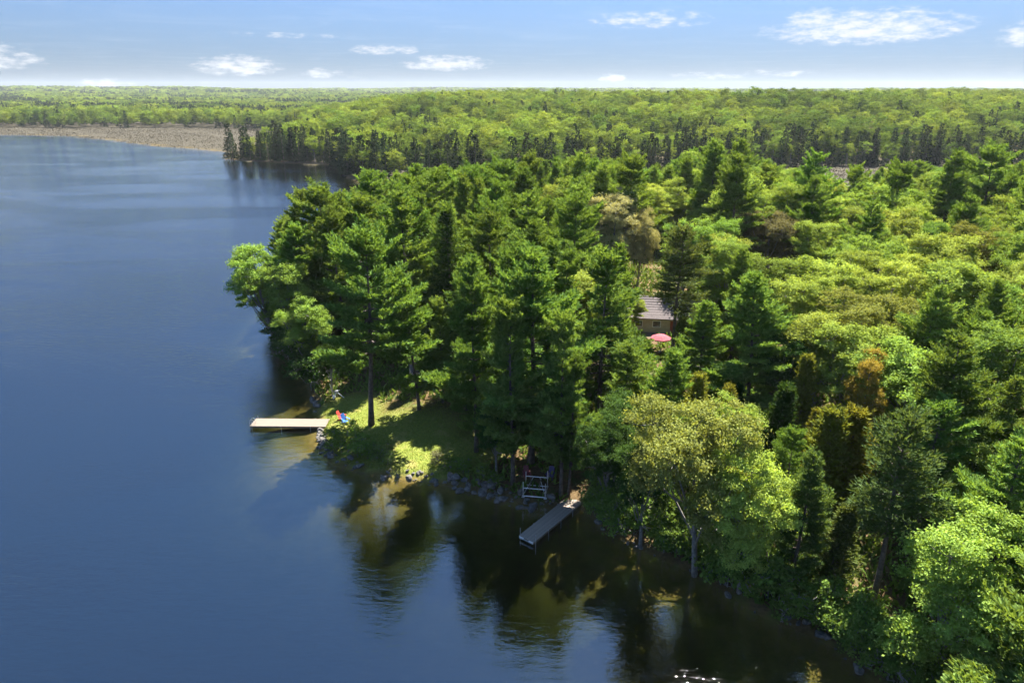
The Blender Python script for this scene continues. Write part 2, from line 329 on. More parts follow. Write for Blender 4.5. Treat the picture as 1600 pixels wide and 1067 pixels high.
TREES = """
pine,-17.5,76.2,23.9,1.15,,front_big_pine,0
pine,-4.1,69.5,22.3,0.85,,front_pine2,0
pine,0.1,63.2,19.7,0.9,,trunk_pine,0
pine,2.1,67.1,24,1.1,,front_pine3,0
pine,5.1,61.1,19.2,0.85,,dock_trunk_a,0
pine,5.9,61.4,15.1,0.8,,dock_trunk_b,0
pine,10.6,74.6,20.6,1.15,,front_pine4,0
rpine,22.1,87.3,19.9,1.25,,dark_pine,0
pine,27.7,72.7,18.1,1.2,,plume_pine,0
pine,23.1,76.4,13.9,1.15,,short_pine,0
rpine,28.4,43.5,17.5,1.2,,bare_trunk_pine,0
pine,22.7,45.7,13.7,0.95,light,thin_pine,0
oak,16.1,49.5,17.7,0.88,pale,shore_oak,-0.09
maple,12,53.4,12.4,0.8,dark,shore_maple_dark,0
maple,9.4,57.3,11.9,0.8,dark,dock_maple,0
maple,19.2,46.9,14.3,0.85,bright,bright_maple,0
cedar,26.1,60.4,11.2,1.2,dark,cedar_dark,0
cedar,28.9,56,11.3,1.5,yellow,cedar_y1,0
cedar,31.5,56.6,10.8,1.5,yellow,cedar_y2,0
maple,29,36.2,15.1,0.95,fresh,foreground_maple,0
pine,31.5,30.9,19.7,1.15,,edge_pine,0
pine,37,42.7,15.2,1.2,,right_pine,0
maple,38.3,50.7,11.5,0.9,bright,right_maple,0
pine,36,51,13.7,1.1,,right_pine2,0
pine,43.5,54.8,13.9,1.2,,right_pine3,0
pine,44.6,49.9,14.2,1.1,,right_pine4,0
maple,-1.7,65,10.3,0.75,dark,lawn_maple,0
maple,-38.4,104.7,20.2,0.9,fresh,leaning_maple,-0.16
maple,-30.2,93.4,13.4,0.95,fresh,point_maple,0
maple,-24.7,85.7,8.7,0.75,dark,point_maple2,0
maple,-34.1,100.1,16.5,0.9,fresh,,0
maple,-36.8,107.1,16.7,0.85,mid,,0
maple,-29.1,92.8,6.8,0.9,mid,,0
maple,11,61.8,12,0.85,dark,,0
cedar,25.9,45.8,8.6,1.4,light,,0
cedar,19.3,76.7,8.6,1.1,light,young_pine,0
pine,-11.9,79.3,17.7,1,,lawn_pine,0
pine,-9,80.9,13.8,0.9,,lawn_pine2,0
pine,-34.1,113.9,23,1.07,,,0
pine,-30.5,109.3,24,1.1,,,0
pine,-28.2,115.1,22,1.14,,,0
pine,-27.2,117.6,22,1.1,,,0
pine,-25,123.5,24,1.13,,,0
pine,-23.5,139.7,22,0.96,,,0
pine,-18.8,140.1,23,1.04,,,0
pine,-13.4,133.9,23,1.14,,,0
pine,-9.4,135.7,22,1.08,,,0
pine,-4.7,131.9,23,1.13,,,0
pine,-1.3,137.5,22,0.97,,,0
pine,3,137.8,24,1.04,,,0
pine,14.2,136.3,25,1,,,0
pine,22.4,130.3,24,1.06,,,0
pine,9.1,96.1,22,0.99,,,0
pine,14.1,84.6,19,1.01,,,0
pine,30.9,89.8,16,0.98,,,0
pine,43.6,152.4,26,1.11,,,0
pine,46.7,149,26,0.98,,,0
pine,59.5,135.4,25,1.07,,,0
pine,76.8,155.1,20,0.98,,,0
pine,90.2,142.4,25,0.95,,,0
pine,97.8,142.5,25,1.12,,,0
pine,-15,101.1,22,0.99,,,0
pine,-3.4,92.1,22,0.99,,,0
pine,44.3,68.6,17,1.14,,,0
pine,39.2,54.4,18,1.06,,,0
pine,-33.8,104.2,20,1.09,,,0
spruce,-8.8,94.3,22,1.05,dark,dark_spruce,0
maple,9.3,165.5,17,0.9,bright,,0
oak,18.6,124.6,20,0.85,blossom,blossom,0
oak,23.7,124.8,16,0.6,blossom,blossom,0
maple,38.5,163.5,18,1.1,bright,,0
maple,43.6,153.1,17,1.05,bright,,0
maple,32.2,159.2,17,1,bright,,0
oak,48.2,126.4,16,1.15,brown,brown,0
maple,65.1,133,17,1.15,bright,,0
maple,53.9,117.6,16,1,bright,,0
maple,105.4,178.2,17,1.2,bright,,0
maple,66.1,103.5,17,1.1,bright,,0
maple,70.5,124.3,17,1.1,bright,,0
oak,76.1,108.3,16,0.9,pale,pale,0
maple,44.4,91.2,16,1.1,bright,,0
maple,49,93.1,16,1.05,bright,,0
maple,37.4,85.2,15,1,bright,,0
maple,54.6,83,17,1.2,fresh,,0
maple,59.7,79.7,16,1.1,fresh,,0
maple,47.1,82.4,16,1,bright,,0
maple,35.4,72.5,15,1.1,bright,,0
maple,37,68.1,15,1.1,bright,,0
oak,41.8,74.8,15,1,pale,pale,0
maple,35.9,62.4,14,0.62,orange,orange,0
maple,39.2,62.7,15,1.1,fresh,,0
maple,85.6,120.7,16,1,bright,,0
maple,50.2,64,15,1.1,fresh,,0
maple,31.3,72.1,13,0.9,dark,,0
maple,71.7,78.8,16.5,0.94,bright,,0
pine,0.7,110.3,19.3,0.96,,,0
maple,111.7,143.1,19.2,0.97,bright,,0
pine,28.5,190.8,18.1,1.1,,,0
maple,-12.9,147.1,20.1,1.04,bright,,0
pine,70.2,171.8,17.4,1.1,,,0
pine,108.5,186.4,18.6,1.06,,,0
pine,-0.2,159.3,19.9,0.93,,,0
maple,61.8,160.6,19.3,0.9,bright,,0
maple,81.4,104,19.9,1.02,fresh,,0
maple,49.1,198.7,19.4,1,fresh,,0
pine,-33.9,125.7,20.8,1.11,,,0
pine,46,183.5,20.5,1.04,,,0
maple,52.8,137.7,18.8,1.01,bright,,0
maple,119.8,181.7,18.5,1.08,fresh,,0
maple,88.8,197.7,14.8,1.13,fresh,,0
pine,-15.5,122.3,22,1.04,,,0
maple,70,112.8,16.6,0.95,mid,,0
maple,79.9,82.1,19.8,1.01,fresh,,0
maple,123.9,144.5,18,1.09,mid,,0
maple,105.5,168.4,19.5,0.94,fresh,,0
pine,107.1,163.6,21.1,0.91,,,0
pine,59.4,154,19.8,0.99,,,0
maple,79.9,167.5,15.2,1.06,mid,,0
maple,41.1,185.8,17,1.1,bright,,0
pine,74.2,205.5,17.4,1.13,,,0
pine,120.8,165.5,20.7,0.99,,,0
pine,39.9,36.2,13.6,1.07,,,0
maple,62.2,189,20,0.9,fresh,,0
pine,-40.8,121.4,17.5,1.07,,,0
pine,-30.8,137.2,20.3,0.99,,,0
pine,-7.4,126.3,22.5,1.04,,,0
maple,79.7,93.1,15.6,1.01,bright,,0
maple,111.2,192.2,16.9,1,fresh,,0
pine,-15.3,115,20.8,1.07,,,0
pine,-9.2,100,22.1,1.07,,,0
pine,97.6,119.6,20.5,0.91,,,0
maple,70.4,141.6,16.6,1.07,bright,,0
maple,99.9,154.3,19.9,1.11,fresh,,0
maple,116,127.1,18,1.03,mid,,0
pine,-7.5,104.7,18,0.98,,,0
pine,2.7,145.5,21.5,1.04,,,0
pine,41.9,45.1,13,1.08,,,0
maple,107.4,133.3,18.8,0.92,mid,,0
maple,69.8,84.2,15.4,1.14,bright,,0
maple,131.1,233.9,15.5,1.05,fresh,,0
pine,11.4,181.6,19.4,0.96,,,0
pine,-2.9,121.3,20.7,0.99,,,0
pine,59.2,176.5,20.3,1,,,0
pine,-16.8,159.5,21.3,0.96,,,0
maple,70.6,135.1,20.3,1.01,bright,,0
pine,89.5,116.3,21.8,0.95,,,0
pine,31.3,197.6,17.9,1.06,,,0
pine,42.4,178.8,19.8,1.01,,,0
maple,116.9,134,19.1,1.12,bright,,0
pine,65.3,65.2,13.5,1.04,,,0
cedar,63.4,75.4,8.3,0.95,yellow,,0
pine,16,141.8,23.1,1,,,0
pine,62.5,149.8,19.9,1.09,,,0
maple,72.5,183.1,17.7,1,fresh,,0
pine,102.8,113.8,23.5,1.1,,,0
maple,68.6,71.4,19.6,1.12,bright,,0
pine,96.8,135,21.1,1.07,,,0
pine,-26.4,101.8,21.9,0.91,,,0
pine,7.8,172.2,19.5,0.92,,,0
pine,0,179.2,20.1,1.06,,,0
pine,64.7,155.2,19.9,1.05,,,0
pine,14.8,171.7,19.7,0.94,,,0
pine,-6.8,154.1,20.5,1.08,,,0
maple,18.1,154,22.1,1.13,bright,,0
pine,51.9,71.4,13.1,1.12,,,0
pine,103.5,143.4,21.9,1.09,,,0
pine,-11,109.5,18.5,1.06,,,0
pine,2.7,102.3,22.1,1.13,,,0
maple,51.4,217.2,17.5,0.91,fresh,,0
maple,52.7,191.4,21.4,1.04,mid,,0
pine,28.8,217.1,18.8,0.92,,,0
pine,55.2,75.9,15.5,0.92,,,0
maple,120.1,138.8,19.5,1.03,fresh,,0
pine,90,164.6,19.6,1.09,,,0
maple,87.3,98.5,15.5,1.05,bright,,0
maple,108,123.3,19.7,0.93,fresh,,0
pine,2.8,183.6,19.7,1.14,,,0
pine,102,132.4,21.4,1.13,,,0
maple,58.9,167,20.6,0.92,fresh,,0
maple,47.4,137.7,21.7,1.09,bright,,0
pine,60.9,60.3,13.8,0.99,,,0
maple,19.6,58,12.5,0.9,fresh,,0
maple,95.7,127.2,19.9,0.91,bright,,0
pine,116,197.6,16.7,1.14,,,0
maple,128.6,147.5,22.8,1.05,bright,,0
pine,55.7,125.1,22.1,0.93,,,0
maple,50,157.5,22.2,1.1,mid,,0
maple,85.9,89.3,19.3,0.95,bright,,0
pine,51.6,185.3,22.4,1.12,,,0
maple,117,213,16.1,1.08,bright,,0
pine,38.5,173.2,18.3,1.03,,,0
pine,13,199.9,19.8,0.95,,,0
pine,81.1,87.7,23.4,1.14,,,0
maple,152.8,227.9,17.4,1.04,mid,,0
maple,55.8,149.9,19.9,1.08,fresh,,0
pine,3.3,95.8,19.4,1.09,,,0
pine,-19.8,104.6,21.8,0.94,,,0
pine,119.5,148,22.9,1.05,,,0
pine,-24,155.2,21.6,1.15,,,0
pine,-5.5,74.8,7.2,1.01,,,0
pine,17.6,132.6,22.6,0.99,,,0
pine,-4.7,83.7,18.2,1.14,,,0
pine,12.6,208.3,19.8,0.96,,,0
maple,73.1,163,18.2,0.97,bright,,0
pine,96.2,101.9,20.5,1.04,,,0
maple,96.5,109,17.3,0.91,bright,,0
pine,56.9,218.9,20.2,1.02,,,0
pine,14.7,226.1,19.5,1.08,,,0
cedar,22.8,64.1,9.3,1.05,yellow,,0
pine,24.6,52.5,11.4,0.94,,,0
maple,37.2,94.5,15.4,1.14,fresh,,0
maple,53.1,56.2,15,1.02,bright,,0
maple,86.6,111.8,17.7,0.94,fresh,,0
maple,59.1,144.4,19,0.9,mid,,0
maple,111,180.3,19.3,0.98,mid,,0
maple,117.8,175.8,18.6,0.95,fresh,,0
maple,33.8,103.7,15.9,1.14,fresh,,0
maple,74.5,95.7,15.2,0.99,mid,,0
pine,-13.3,173,19.4,0.96,,,0
pine,8.8,104.8,20,1.06,,,0
pine,-27.8,129.6,21.8,0.92,,,0
pine,-3.1,100.1,21.2,0.97,,,0
pine,21.9,158.2,20.9,0.93,,,0
pine,46.6,205.5,16.4,1.05,,,0
cedar,36.1,80.8,9.7,1.01,yellow,,0
pine,73.5,145.8,17.4,1.15,,,0
pine,-21.1,127.2,22.2,0.92,,,0
maple,128.1,210.4,17.5,0.96,mid,,0
pine,-23,147.7,21.2,0.95,,,0
pine,10.6,115.1,20.9,0.93,,,0
pine,23.6,142.8,21.5,1.15,,,0
maple,28.3,96.6,6.8,1.13,bright,,0
maple,52.7,99.2,16.9,1.08,fresh,,0
maple,60.2,68,17.8,1.07,bright,,0
pine,28.3,209.3,18.5,0.94,,,0
maple,93.6,170.9,18.2,1.08,mid,,0
pine,-19.7,133.6,21.8,1.08,,,0
pine,-5.7,111.5,23.1,0.93,,,0
pine,26.8,185.2,18.4,1.05,,,0
pine,-14,154.7,20.5,1.05,,,0
maple,70.8,190.4,17,1.14,bright,,0
maple,55.2,206.4,21,1.14,fresh,,0
pine,-14.6,167.7,20.1,0.94,,,0
pine,16.1,64,13.9,1.01,,,0
maple,70.2,209.3,18.6,0.96,fresh,,0
maple,139.7,206.1,18.1,1.02,fresh,,0
pine,111.6,137.3,23,1.12,,,0
pine,7.4,83.4,18.2,1,,,0
pine,92.6,121.3,24.2,1.05,,,0
pine,47.5,191.8,19.7,1.01,,,0
maple,81.8,145.1,17.8,1.04,fresh,,0
pine,107.7,116.7,24.1,0.97,,,0
pine,60.9,206.1,20.7,1.12,,,0
pine,6.9,210.6,20,1.13,,,0
maple,101,126.5,21.4,1.15,mid,,0
maple,128.7,141.1,20.7,0.96,bright,,0
pine,-18.2,146.1,21.6,1.04,,,0
maple,70.8,90.8,15.6,1.07,bright,,0
pine,-8.3,118.6,22.9,0.98,,,0
maple,75.8,120.4,15.1,1.03,bright,,0
pine,15.9,160.4,21.8,0.99,,,0
pine,-28.1,152.2,21.7,1.09,,,0
pine,14.9,186.3,19.7,1.14,,,0
pine,56.2,64.7,17.2,1.07,,,0
maple,91.1,104.9,16.5,0.97,fresh,,0
maple,144.1,202.5,18.1,1.13,bright,,0
maple,74.5,129.6,17.9,0.91,bright,,0
maple,34.5,111.1,15.4,1.11,bright,,0
pine,77.2,137.5,22.2,0.98,,,0
pine,-9.3,184.2,19.4,0.98,,,0
maple,67.1,181.1,17.3,0.91,bright,,0
pine,52.5,144.8,21.6,1.06,,,0
maple,65.8,144.4,17.8,1.01,bright,,0
pine,5.7,177.1,20.2,0.96,,,0
pine,-14.2,128,22.4,0.96,,,0
pine,74.8,83.5,18.2,1.06,,,0
maple,54.7,132.2,21.3,0.99,fresh,,0
pine,2.4,131.4,22.1,1.02,,,0
maple,59.9,112.6,16.1,1.01,bright,,0
pine,34.7,169.4,19,0.95,,,0
pine,11.6,176.4,19.5,1.07,,,0
pine,-0.5,77,12.5,1.14,,,0
maple,34.6,124.4,15.3,1.11,fresh,,0
maple,37.7,116.9,16.4,0.9,fresh,,0
maple,104.7,149.2,22.5,0.91,fresh,,0
pine,-35.7,136.2,19.4,1.01,,,0
maple,46.3,174.3,20.2,0.98,fresh,,0
maple,83.4,218.9,16.7,1.08,fresh,,0
maple,92.5,96.2,16.3,1.01,fresh,,0
pine,12.7,68,13.3,1.1,,,0
maple,104.2,198.9,14.6,1.12,bright,,0
cedar,31.7,67.5,10.8,1,yellow,,0
maple,80.6,199.1,16.4,1.06,bright,,0
pine,-0.1,87.1,20,1.05,,,0
maple,10.6,90,16.2,1.09,bright,,0
maple,88.3,128.5,18,1.01,fresh,,0
maple,29.1,112.1,16.5,1.13,mid,,0
pine,-25,110.5,22,1.15,,,0
pine,95.3,113.9,20.3,0.91,,,0
maple,121.4,203.4,16.7,0.99,fresh,,0
pine,-25.1,134.9,21.3,0.94,,,0
maple,36.5,234.6,17.7,1.01,bright,,0
pine,-4.1,183.8,19.6,1.06,,,0
cedar,24.8,68,7.6,0.93,dark,,0
pine,-1.3,126.9,23.6,1.06,,,0
pine,-41.9,132.7,17.9,0.92,,,0
maple,15.3,192.6,20,1.06,fresh,,0
pine,43.2,209.3,16.7,0.94,,,0
maple,31.6,118.3,15.3,1.08,fresh,,0
pine,34.9,37.6,9.8,1.03,,,0
pine,-32.7,120.4,19.7,1.04,,,0
pine,9,186.6,20.1,1,,,0
pine,-15.5,95.7,24.9,1.13,,,0
maple,33.2,175,19.1,1,mid,,0
maple,108.1,158.1,18.8,1.09,fresh,,0
cedar,67.6,77.7,7.3,0.94,dark,,0
maple,81.1,150.5,19.1,0.96,bright,,0
cedar,49.9,78.4,10.5,1.13,dark,,0
pine,19.8,137.7,22.2,0.92,,,0
pine,102.9,159.9,20.4,1.01,,,0
pine,14.3,166,20.1,0.91,,,0
pine,56.4,106.5,20,0.91,,,0
pine,41.2,126.7,25,1.01,,,0
cedar,35.8,46.8,8.3,1,yellow,,0
cedar,47.2,46.5,7.8,1.02,dark,,0
pine,113.1,148.6,22.8,0.98,,,0
pine,49.1,52.1,13,0.93,,,0
pine,124,135.6,23,0.91,,,0
maple,113.1,121.4,15.9,1.06,bright,,0
maple,107.1,204.5,14.9,1.04,mid,,0
pine,44.2,159,23.3,1.09,,,0
pine,5.2,90.9,18,1.09,,,0
pine,-41.6,127.4,17.4,0.99,,,0
maple,65.4,138.6,18.1,1.08,fresh,,0
maple,135.2,149.3,19.5,1.08,fresh,,0
maple,77,100.6,18.9,0.95,fresh,,0
pine,-20.6,186.1,19.5,0.94,,,0
pine,-33.8,141.7,19.4,1.04,,,0
pine,24.1,152.8,21,1.09,,,0
cedar,64.3,71,10.1,0.97,yellow,,0
pine,101.9,194.5,14.9,0.95,,,0
pine,-20.3,119.7,21.9,1.1,,,0
cedar,22,82.2,9.9,1.09,yellow,,0
cedar,31,62.7,7.3,0.95,yellow,,0
pine,111.7,211.4,15.2,1.08,,,0
maple,89.3,134.6,17.2,0.9,fresh,,0
pine,106.3,128.1,24,0.97,,,0
pine,81.9,98.5,19.3,1.13,,,0
maple,19.1,100.5,6.4,0.96,bright,,0
cedar,16,72.9,7,0.92,yellow,,0
pine,6.4,111.1,19.1,1,,,0
pine,52.5,228.7,16.6,1.06,,,0
pine,43.3,134.6,21.5,1.02,,,0
pine,42,167.4,21.1,1,,,0
pine,-2.8,106.6,23.1,0.95,,,0
pine,45.6,142.9,21.3,1,,,0
pine,117,143.5,22.1,0.91,,,0
maple,102.2,138,21,1.14,fresh,,0
pine,-7.7,149,20.6,0.91,,,0
cedar,56.7,59.4,6.7,0.99,light,,0
pine,12.5,128.1,21.3,0.97,,,0
pine,49.3,222,16,1.06,,,0
pine,0.8,82.1,19.2,1.11,,,0
maple,55.7,93.5,15.7,0.93,mid,,0
cedar,8.3,66.9,7.1,0.96,yellow,,0
cedar,19.9,67.5,9.5,1.12,yellow,,0
maple,101.9,108,15.6,1.06,fresh,,0
pine,76.8,115.4,19.6,1.02,,,0
maple,52.4,88.5,16.3,0.98,bright,,0
"""
# ------------------------------------------------------------------ tree builders (shared meshes)
def norm(a): return a / (np.linalg.norm(a, axis=-1, keepdims=True) + 1e-9)
def needle_mesh(name, P, Dr, L, Wd, mat, per=4, spreadv=.55):
    """tufts at P pointing Dr: `per` thin blades each"""
    r = rng; n = len(P)
    P = np.repeat(P, per, 0); Dr = np.repeat(Dr, per, 0); L = np.repeat(L, per) * r.uniform(.75, 1.2, n * per)
    d = norm(Dr + r.normal(0, spreadv, (n * per, 3)))
    s = norm(np.cross(d, r.normal(0, 1, (n * per, 3)))) * (Wd * r.uniform(.7, 1.3, (n * per, 1)))
    a = P - s; b = P + s; c = P + d * L[:, None] + s * .35; e = P + d * L[:, None] - s * .35
    V = np.stack([a, b, c, e], 1).reshape(-1, 3)
    F = np.arange(len(V)).reshape(-1, 4)
    tone = np.repeat(r.uniform(0, 1, n), per) * .6 + r.uniform(0, .4, n * per)
    return mesh_np(name, V, F, mat, False, {'tone': ('FACE', 'FLOAT', tone)})
def conifer(name, Ht=22., cb=.2, Lmax=4., step=.62, nb=(4, 6), up=(0., .9), taper=.75, droop=.0, plume=.36, tuft=.42, width=.055, miss=.12, rtrunk=.28, curve=.25, irregular=.3, per=4, sp=.33, barkmat='bark'):
    r = rng; P = []; Dv = []; L = []
    tb = MB()
    bend = r.normal(0, .012, 2)
    zz = np.linspace(-.6, Ht * .985, 9)
    ctr = lambda z: np.array([bend[0] * z + .1 * math.sin(z * .3), bend[1] * z + .1 * math.cos(z * .27) - .1, z])
    tb.tube([ctr(z) for z in zz], rtrunk * np.clip(1 - zz / Ht, .06, 1) ** .8 * np.where(zz < 0, 1.35, 1), 8)
    z = cb * Ht
    side = r.uniform(0, 6.28)
    while z < Ht - .25:
        t = (z - cb * Ht) / (Ht * (1 - cb))
        Lw = Lmax * ((1 - t) ** taper) * min(1, .55 + t * 3.) + .35
        for k in range(r.integers(nb[0], nb[1] + 1)):
            if r.random() < miss: continue
            a = side + k * 6.283 / nb[1] + r.normal(0, .35)
            Lb = Lw * r.uniform(1 - irregular, 1 + irregular * .6)
            # asymmetry
            Lb *= 1 + .15 * math.cos(a - side * .5)
            e = up[0] + (up[1] - up[0]) * t ** 1.6 + r.normal(0, .1) - droop * (1 - t)
            h = np.array([math.cos(a), math.sin(a), 0]); perp = np.array([-h[1], h[0], 0])
            c0 = ctr(z + r.uniform(-.2, .2))
            ss = np.linspace(0, 1, 5)
            path = c0 + np.outer(ss * Lb * math.cos(e), h) + np.outer(ss * Lb * math.sin(e) + curve * Lb * (ss ** 2 - .5 * ss), [0, 0, 1])
            if Lb > .8: tb.tube(path[:4], np.linspace(.05, .018, 4) * (.5 + Lb / 4), 4, False)
            n = max(3, int(Lb / sp)); s0 = .22 if Lb > 1.5 else .05
            for s in np.linspace(s0, 1, n):
                i = min(3, int(s * 4)); f = s * 4 - i
                p = path[i] * (1 - f) + path[i + 1] * f
                tg = path[i + 1] - path[i]; tg = tg / (np.linalg.norm(tg) + 1e-9)
                wl = plume * Lb * (1.05 - .75 * s) + .25
                for sg in (-1, 1):
                    td = tg * r.uniform(.45, .8) + perp * sg + np.array([0, 0, r.normal(.1, .12)]); td /= np.linalg.norm(td)
                    nt_ = max(1, int(wl / .26))
                    for q in range(nt_):
                        w_ = (q + r.uniform(.3, 1)) / nt_ * wl
                        P.append(p + td * w_ + r.normal(0, .05, 3)); Dv.append(td * .7 + tg * .4 + np.array([0, 0, .45])); L.append(tuft * r.uniform(.8, 1.15))
                P.append(p); Dv.append(tg + np.array([0, 0, .5])); L.append(tuft)
        z += step * r.uniform(.75, 1.25) * (1.15 - .4 * t); side += r.uniform(.4, 1.2)
    top = ctr(Ht * .97)
    for k in range(14): P.append(top + np.array([0, 0, r.uniform(-.6, .25)])); Dv.append(np.array([r.normal(0, .5), r.normal(0, .5), 1.])); L.append(tuft)
    crown = needle_mesh(name + '_crown', np.array(P), np.array(Dv), np.array(L), width, M['needle'], per)
    return tb.mesh(name + '_trunk', M[barkmat], True), crown, Ht
def leaf_quads(name, C, Rr, n_leaf, size, mat, center, flat=.8, upb=.15):
    r = rng; idx = np.repeat(np.arange(len(C)), n_leaf); n = len(idx)
    d = norm(r.normal(0, 1, (n, 3))); d[:, 2] = np.where(d[:, 2] < -.25, -d[:, 2] * .6, d[:, 2]); d = norm(d)
    rad = Rr[idx] * np.abs(r.normal(.6, .42, n))
    P = C[idx] + d * rad[:, None] * np.array([1, 1, flat])
    out = norm(P - center)
    nrm = norm(d * .6 + out * .4 + np.array([0, 0, upb]) + r.normal(0, .8, (n, 3)))
    a = norm(np.cross(nrm, r.normal(0, 1, (n, 3)))); b = np.cross(nrm, a)
    s = size * r.uniform(.6, 1.25, (n, 1))
    V = np.stack([P - a * s * .5, P + b * s * .36, P + a * s * .5, P - b * s * .36], 1).reshape(-1, 3)
    tone = .5 * r.uniform(0, 1, n) + .5 * np.repeat(r.uniform(0, 1, len(C)), n_leaf)
    return mesh_np(name, V, np.arange(n * 4).reshape(-1, 4), mat, False, {'tone': ('FACE', 'FLOAT', tone)})
def broadleaf(name, Ht=17., cr=4.6, cb=.22, lobes=7, clump=1.0, nleaf=150, size=.30, dens=1.0, mat=None, bark='grey_bark', stems=1):
    r = rng; tb = MB(); cz = Ht * (1 + cb) / 2; hz = Ht * (1 - cb) / 2
    # big lobes make the outline uneven
    LC = []; LR = []
    for k in range(lobes):
        a = k * 2.4 + r.uniform(-.4, .4); zf = r.uniform(-.55, .62); rr = math.sqrt(max(0, 1 - (zf * .9) ** 2)) * r.uniform(.45, .78)
        LC.append([cr * rr * math.cos(a), cr * rr * math.sin(a), cz + hz * zf]); LR.append(cr * r.uniform(.28, .47))
    LC.append([r.normal(0, .4), r.normal(0, .4), cz + hz * .52]); LR.append(cr * .4)
    LC.append([0, 0, cz]); LR.append(cr * .5)
    LC = np.array(LC); LR = np.array(LR)
    # the lobe must stay under the top
    LC[:, 2] = np.minimum(LC[:, 2], Ht - LR * 1.0)
    pts = []; 
    for c, q in zip(LC, LR):
        n = int(26 * (q / clump) ** 2 * dens)
        d = norm(r.normal(0, 1, (n, 3))); d[:, 2] = np.where(d[:, 2] < -.45, -d[:, 2], d[:, 2])
        pts.append(c + d * (q * r.uniform(.72, 1.04, (n, 1))) * np.array([1, 1, .95]))
    pts = np.concatenate(pts)
    # thin out: keep clumps near the outside of the union, apart from each other
    keep = []
    for p in pts[r.permutation(len(pts))]:
        inside = np.sum(np.linalg.norm(LC - p, axis=1) < LR * .62)
        if inside: continue
        if keep and np.min(np.linalg.norm(np.array(keep) - p, axis=1)) < clump * .95: continue
        keep.append(p)
    C = np.array(keep)
    # ragged outline: shoots that stick out past the lobes, and bites taken out
    out_ = norm(C - np.array([0, 0, cz])); k_ = r.random(len(C))
    C = C + out_ * np.where(k_ < .22, r.uniform(.3, 1.0, len(C)) * clump, np.where(k_ > .8, -r.uniform(.3, .9, len(C)) * clump, 0))[:, None]
    C[:, 2] = np.minimum(C[:, 2], Ht + .1)
    Rr = clump * r.uniform(.5, 1.15, len(C))
    crown = leaf_quads(name + '_crown', C, Rr, nleaf, size, mat or M['leaf'], np.array([0, 0, cz - hz * .2]))
    zz = np.linspace(-.6, cz + hz * .1, 6)
    w = r.normal(0, .02, 2)
    r0 = .017 * Ht
    for st in range(stems):
        off = np.array([.35 * math.cos(st * 2.1), .35 * math.sin(st * 2.1), 0]) * (stems > 1)
        ctr = np.stack([w[0] * zz + off[0] * (1 + zz * .12), w[1] * zz + off[1] * (1 + zz * .12), zz], 1)
        tb.tube(ctr, r0 * np.linspace(1.2, .4, 6) / stems ** .4, 7)
    for c in LC:
        z0 = min(c[2] - 1.0, Ht * r.uniform(.16, .45)); a = np.array([w[0] * z0, w[1] * z0, z0]); mid = (a + c) / 2 + np.array([0, 0, -.5])
        tb.tube([a, mid, c], [r0 * .5, r0 * .33, r0 * .15], 5, False)
    for c in C[r.permutation(len(C))[:70]]:
        k = np.argmin(np.linalg.norm(LC - c, axis=1)); tb.tube([LC[k], (LC[k] + c) / 2 + r.normal(0, .12, 3), c], [.05, .035, .015], 3, False)
    return tb.mesh(name + '_trunk', M[bark], True), crown, Ht

LIB = {
 'pine': [conifer('white_pine', 22, r_, l_, s_, (4, 6), (-.02, .75), tp, .05, .42, .46, .075, .12, .30, .30, ir, 5, .28)
          for r_, l_, s_, tp, ir in ((.10, 4.9, 1.0, .58, .40), (.14, 4.6, 1.05, .52, .5), (.18, 4.9, 1.1, .55, .5), (.08, 4.4, .95, .70, .35), (.22, 4.3, 1.05, .45, .5), (.15, 5.1, 1.1, .62, .5), (.32, 4.4, 1.25, .40, .7), (.12, 4.0, .9, .8, .55))],
 'rpine': [conifer('red_pine', 20, .46, 2.9, .62, (5, 6), (-.1, .9), .45, .05, .34, .42, .055, .08, .26, .2, .4)],
 'spruce': [conifer('spruce', 20, .06, 2.7, .5, (6, 7), (-.25, .6), .85, .2, .30, .34, .06, .03, .2, .22, .15)],
 'cedar': [conifer('cedar', 9, .05, 1.05, .30, (6, 7), (.25, 1.2), .6, 0, .36, .30, .05, .04, .11, .15, .3, sp=.28) for _ in range(2)],
 'maple': [broadleaf('maple', 17, c_, b_, n_, .92, 330, .225) for c_, b_, n_ in ((4.6, .12, 10), (4.9, .16, 13), (4.3, .12, 9), (5.0, .18, 12), (4.5, .10, 14), (4.7, .14, 11))],
 'oak': [broadleaf('oak', 17, 6.0, .14, 11, 1.0, 280, .23, 1.), broadleaf('oak', 17, 5.7, .18, 9, .95, 280, .23, 1.)],
 'bush': [broadleaf('bush', 3, 1.7, .0, 5, .45, 60, .17, 1., stems=3) for _ in range(2)],
}
ALB = {  # leaf albedo
 'pine': (.088, .142, .034), 'rpine': (.060, .086, .030), 'spruce': (.028, .048, .022), 'cedar': (.075, .105, .022),
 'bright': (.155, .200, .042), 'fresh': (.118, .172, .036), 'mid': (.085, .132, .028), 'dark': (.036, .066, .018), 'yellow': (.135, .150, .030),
 'light': (.085, .120, .036), 'pale': (.120, .132, .036), 'blossom': (.185, .188, .098), 'brown': (.100, .100, .050), 'orange': (.150, .122, .030)}

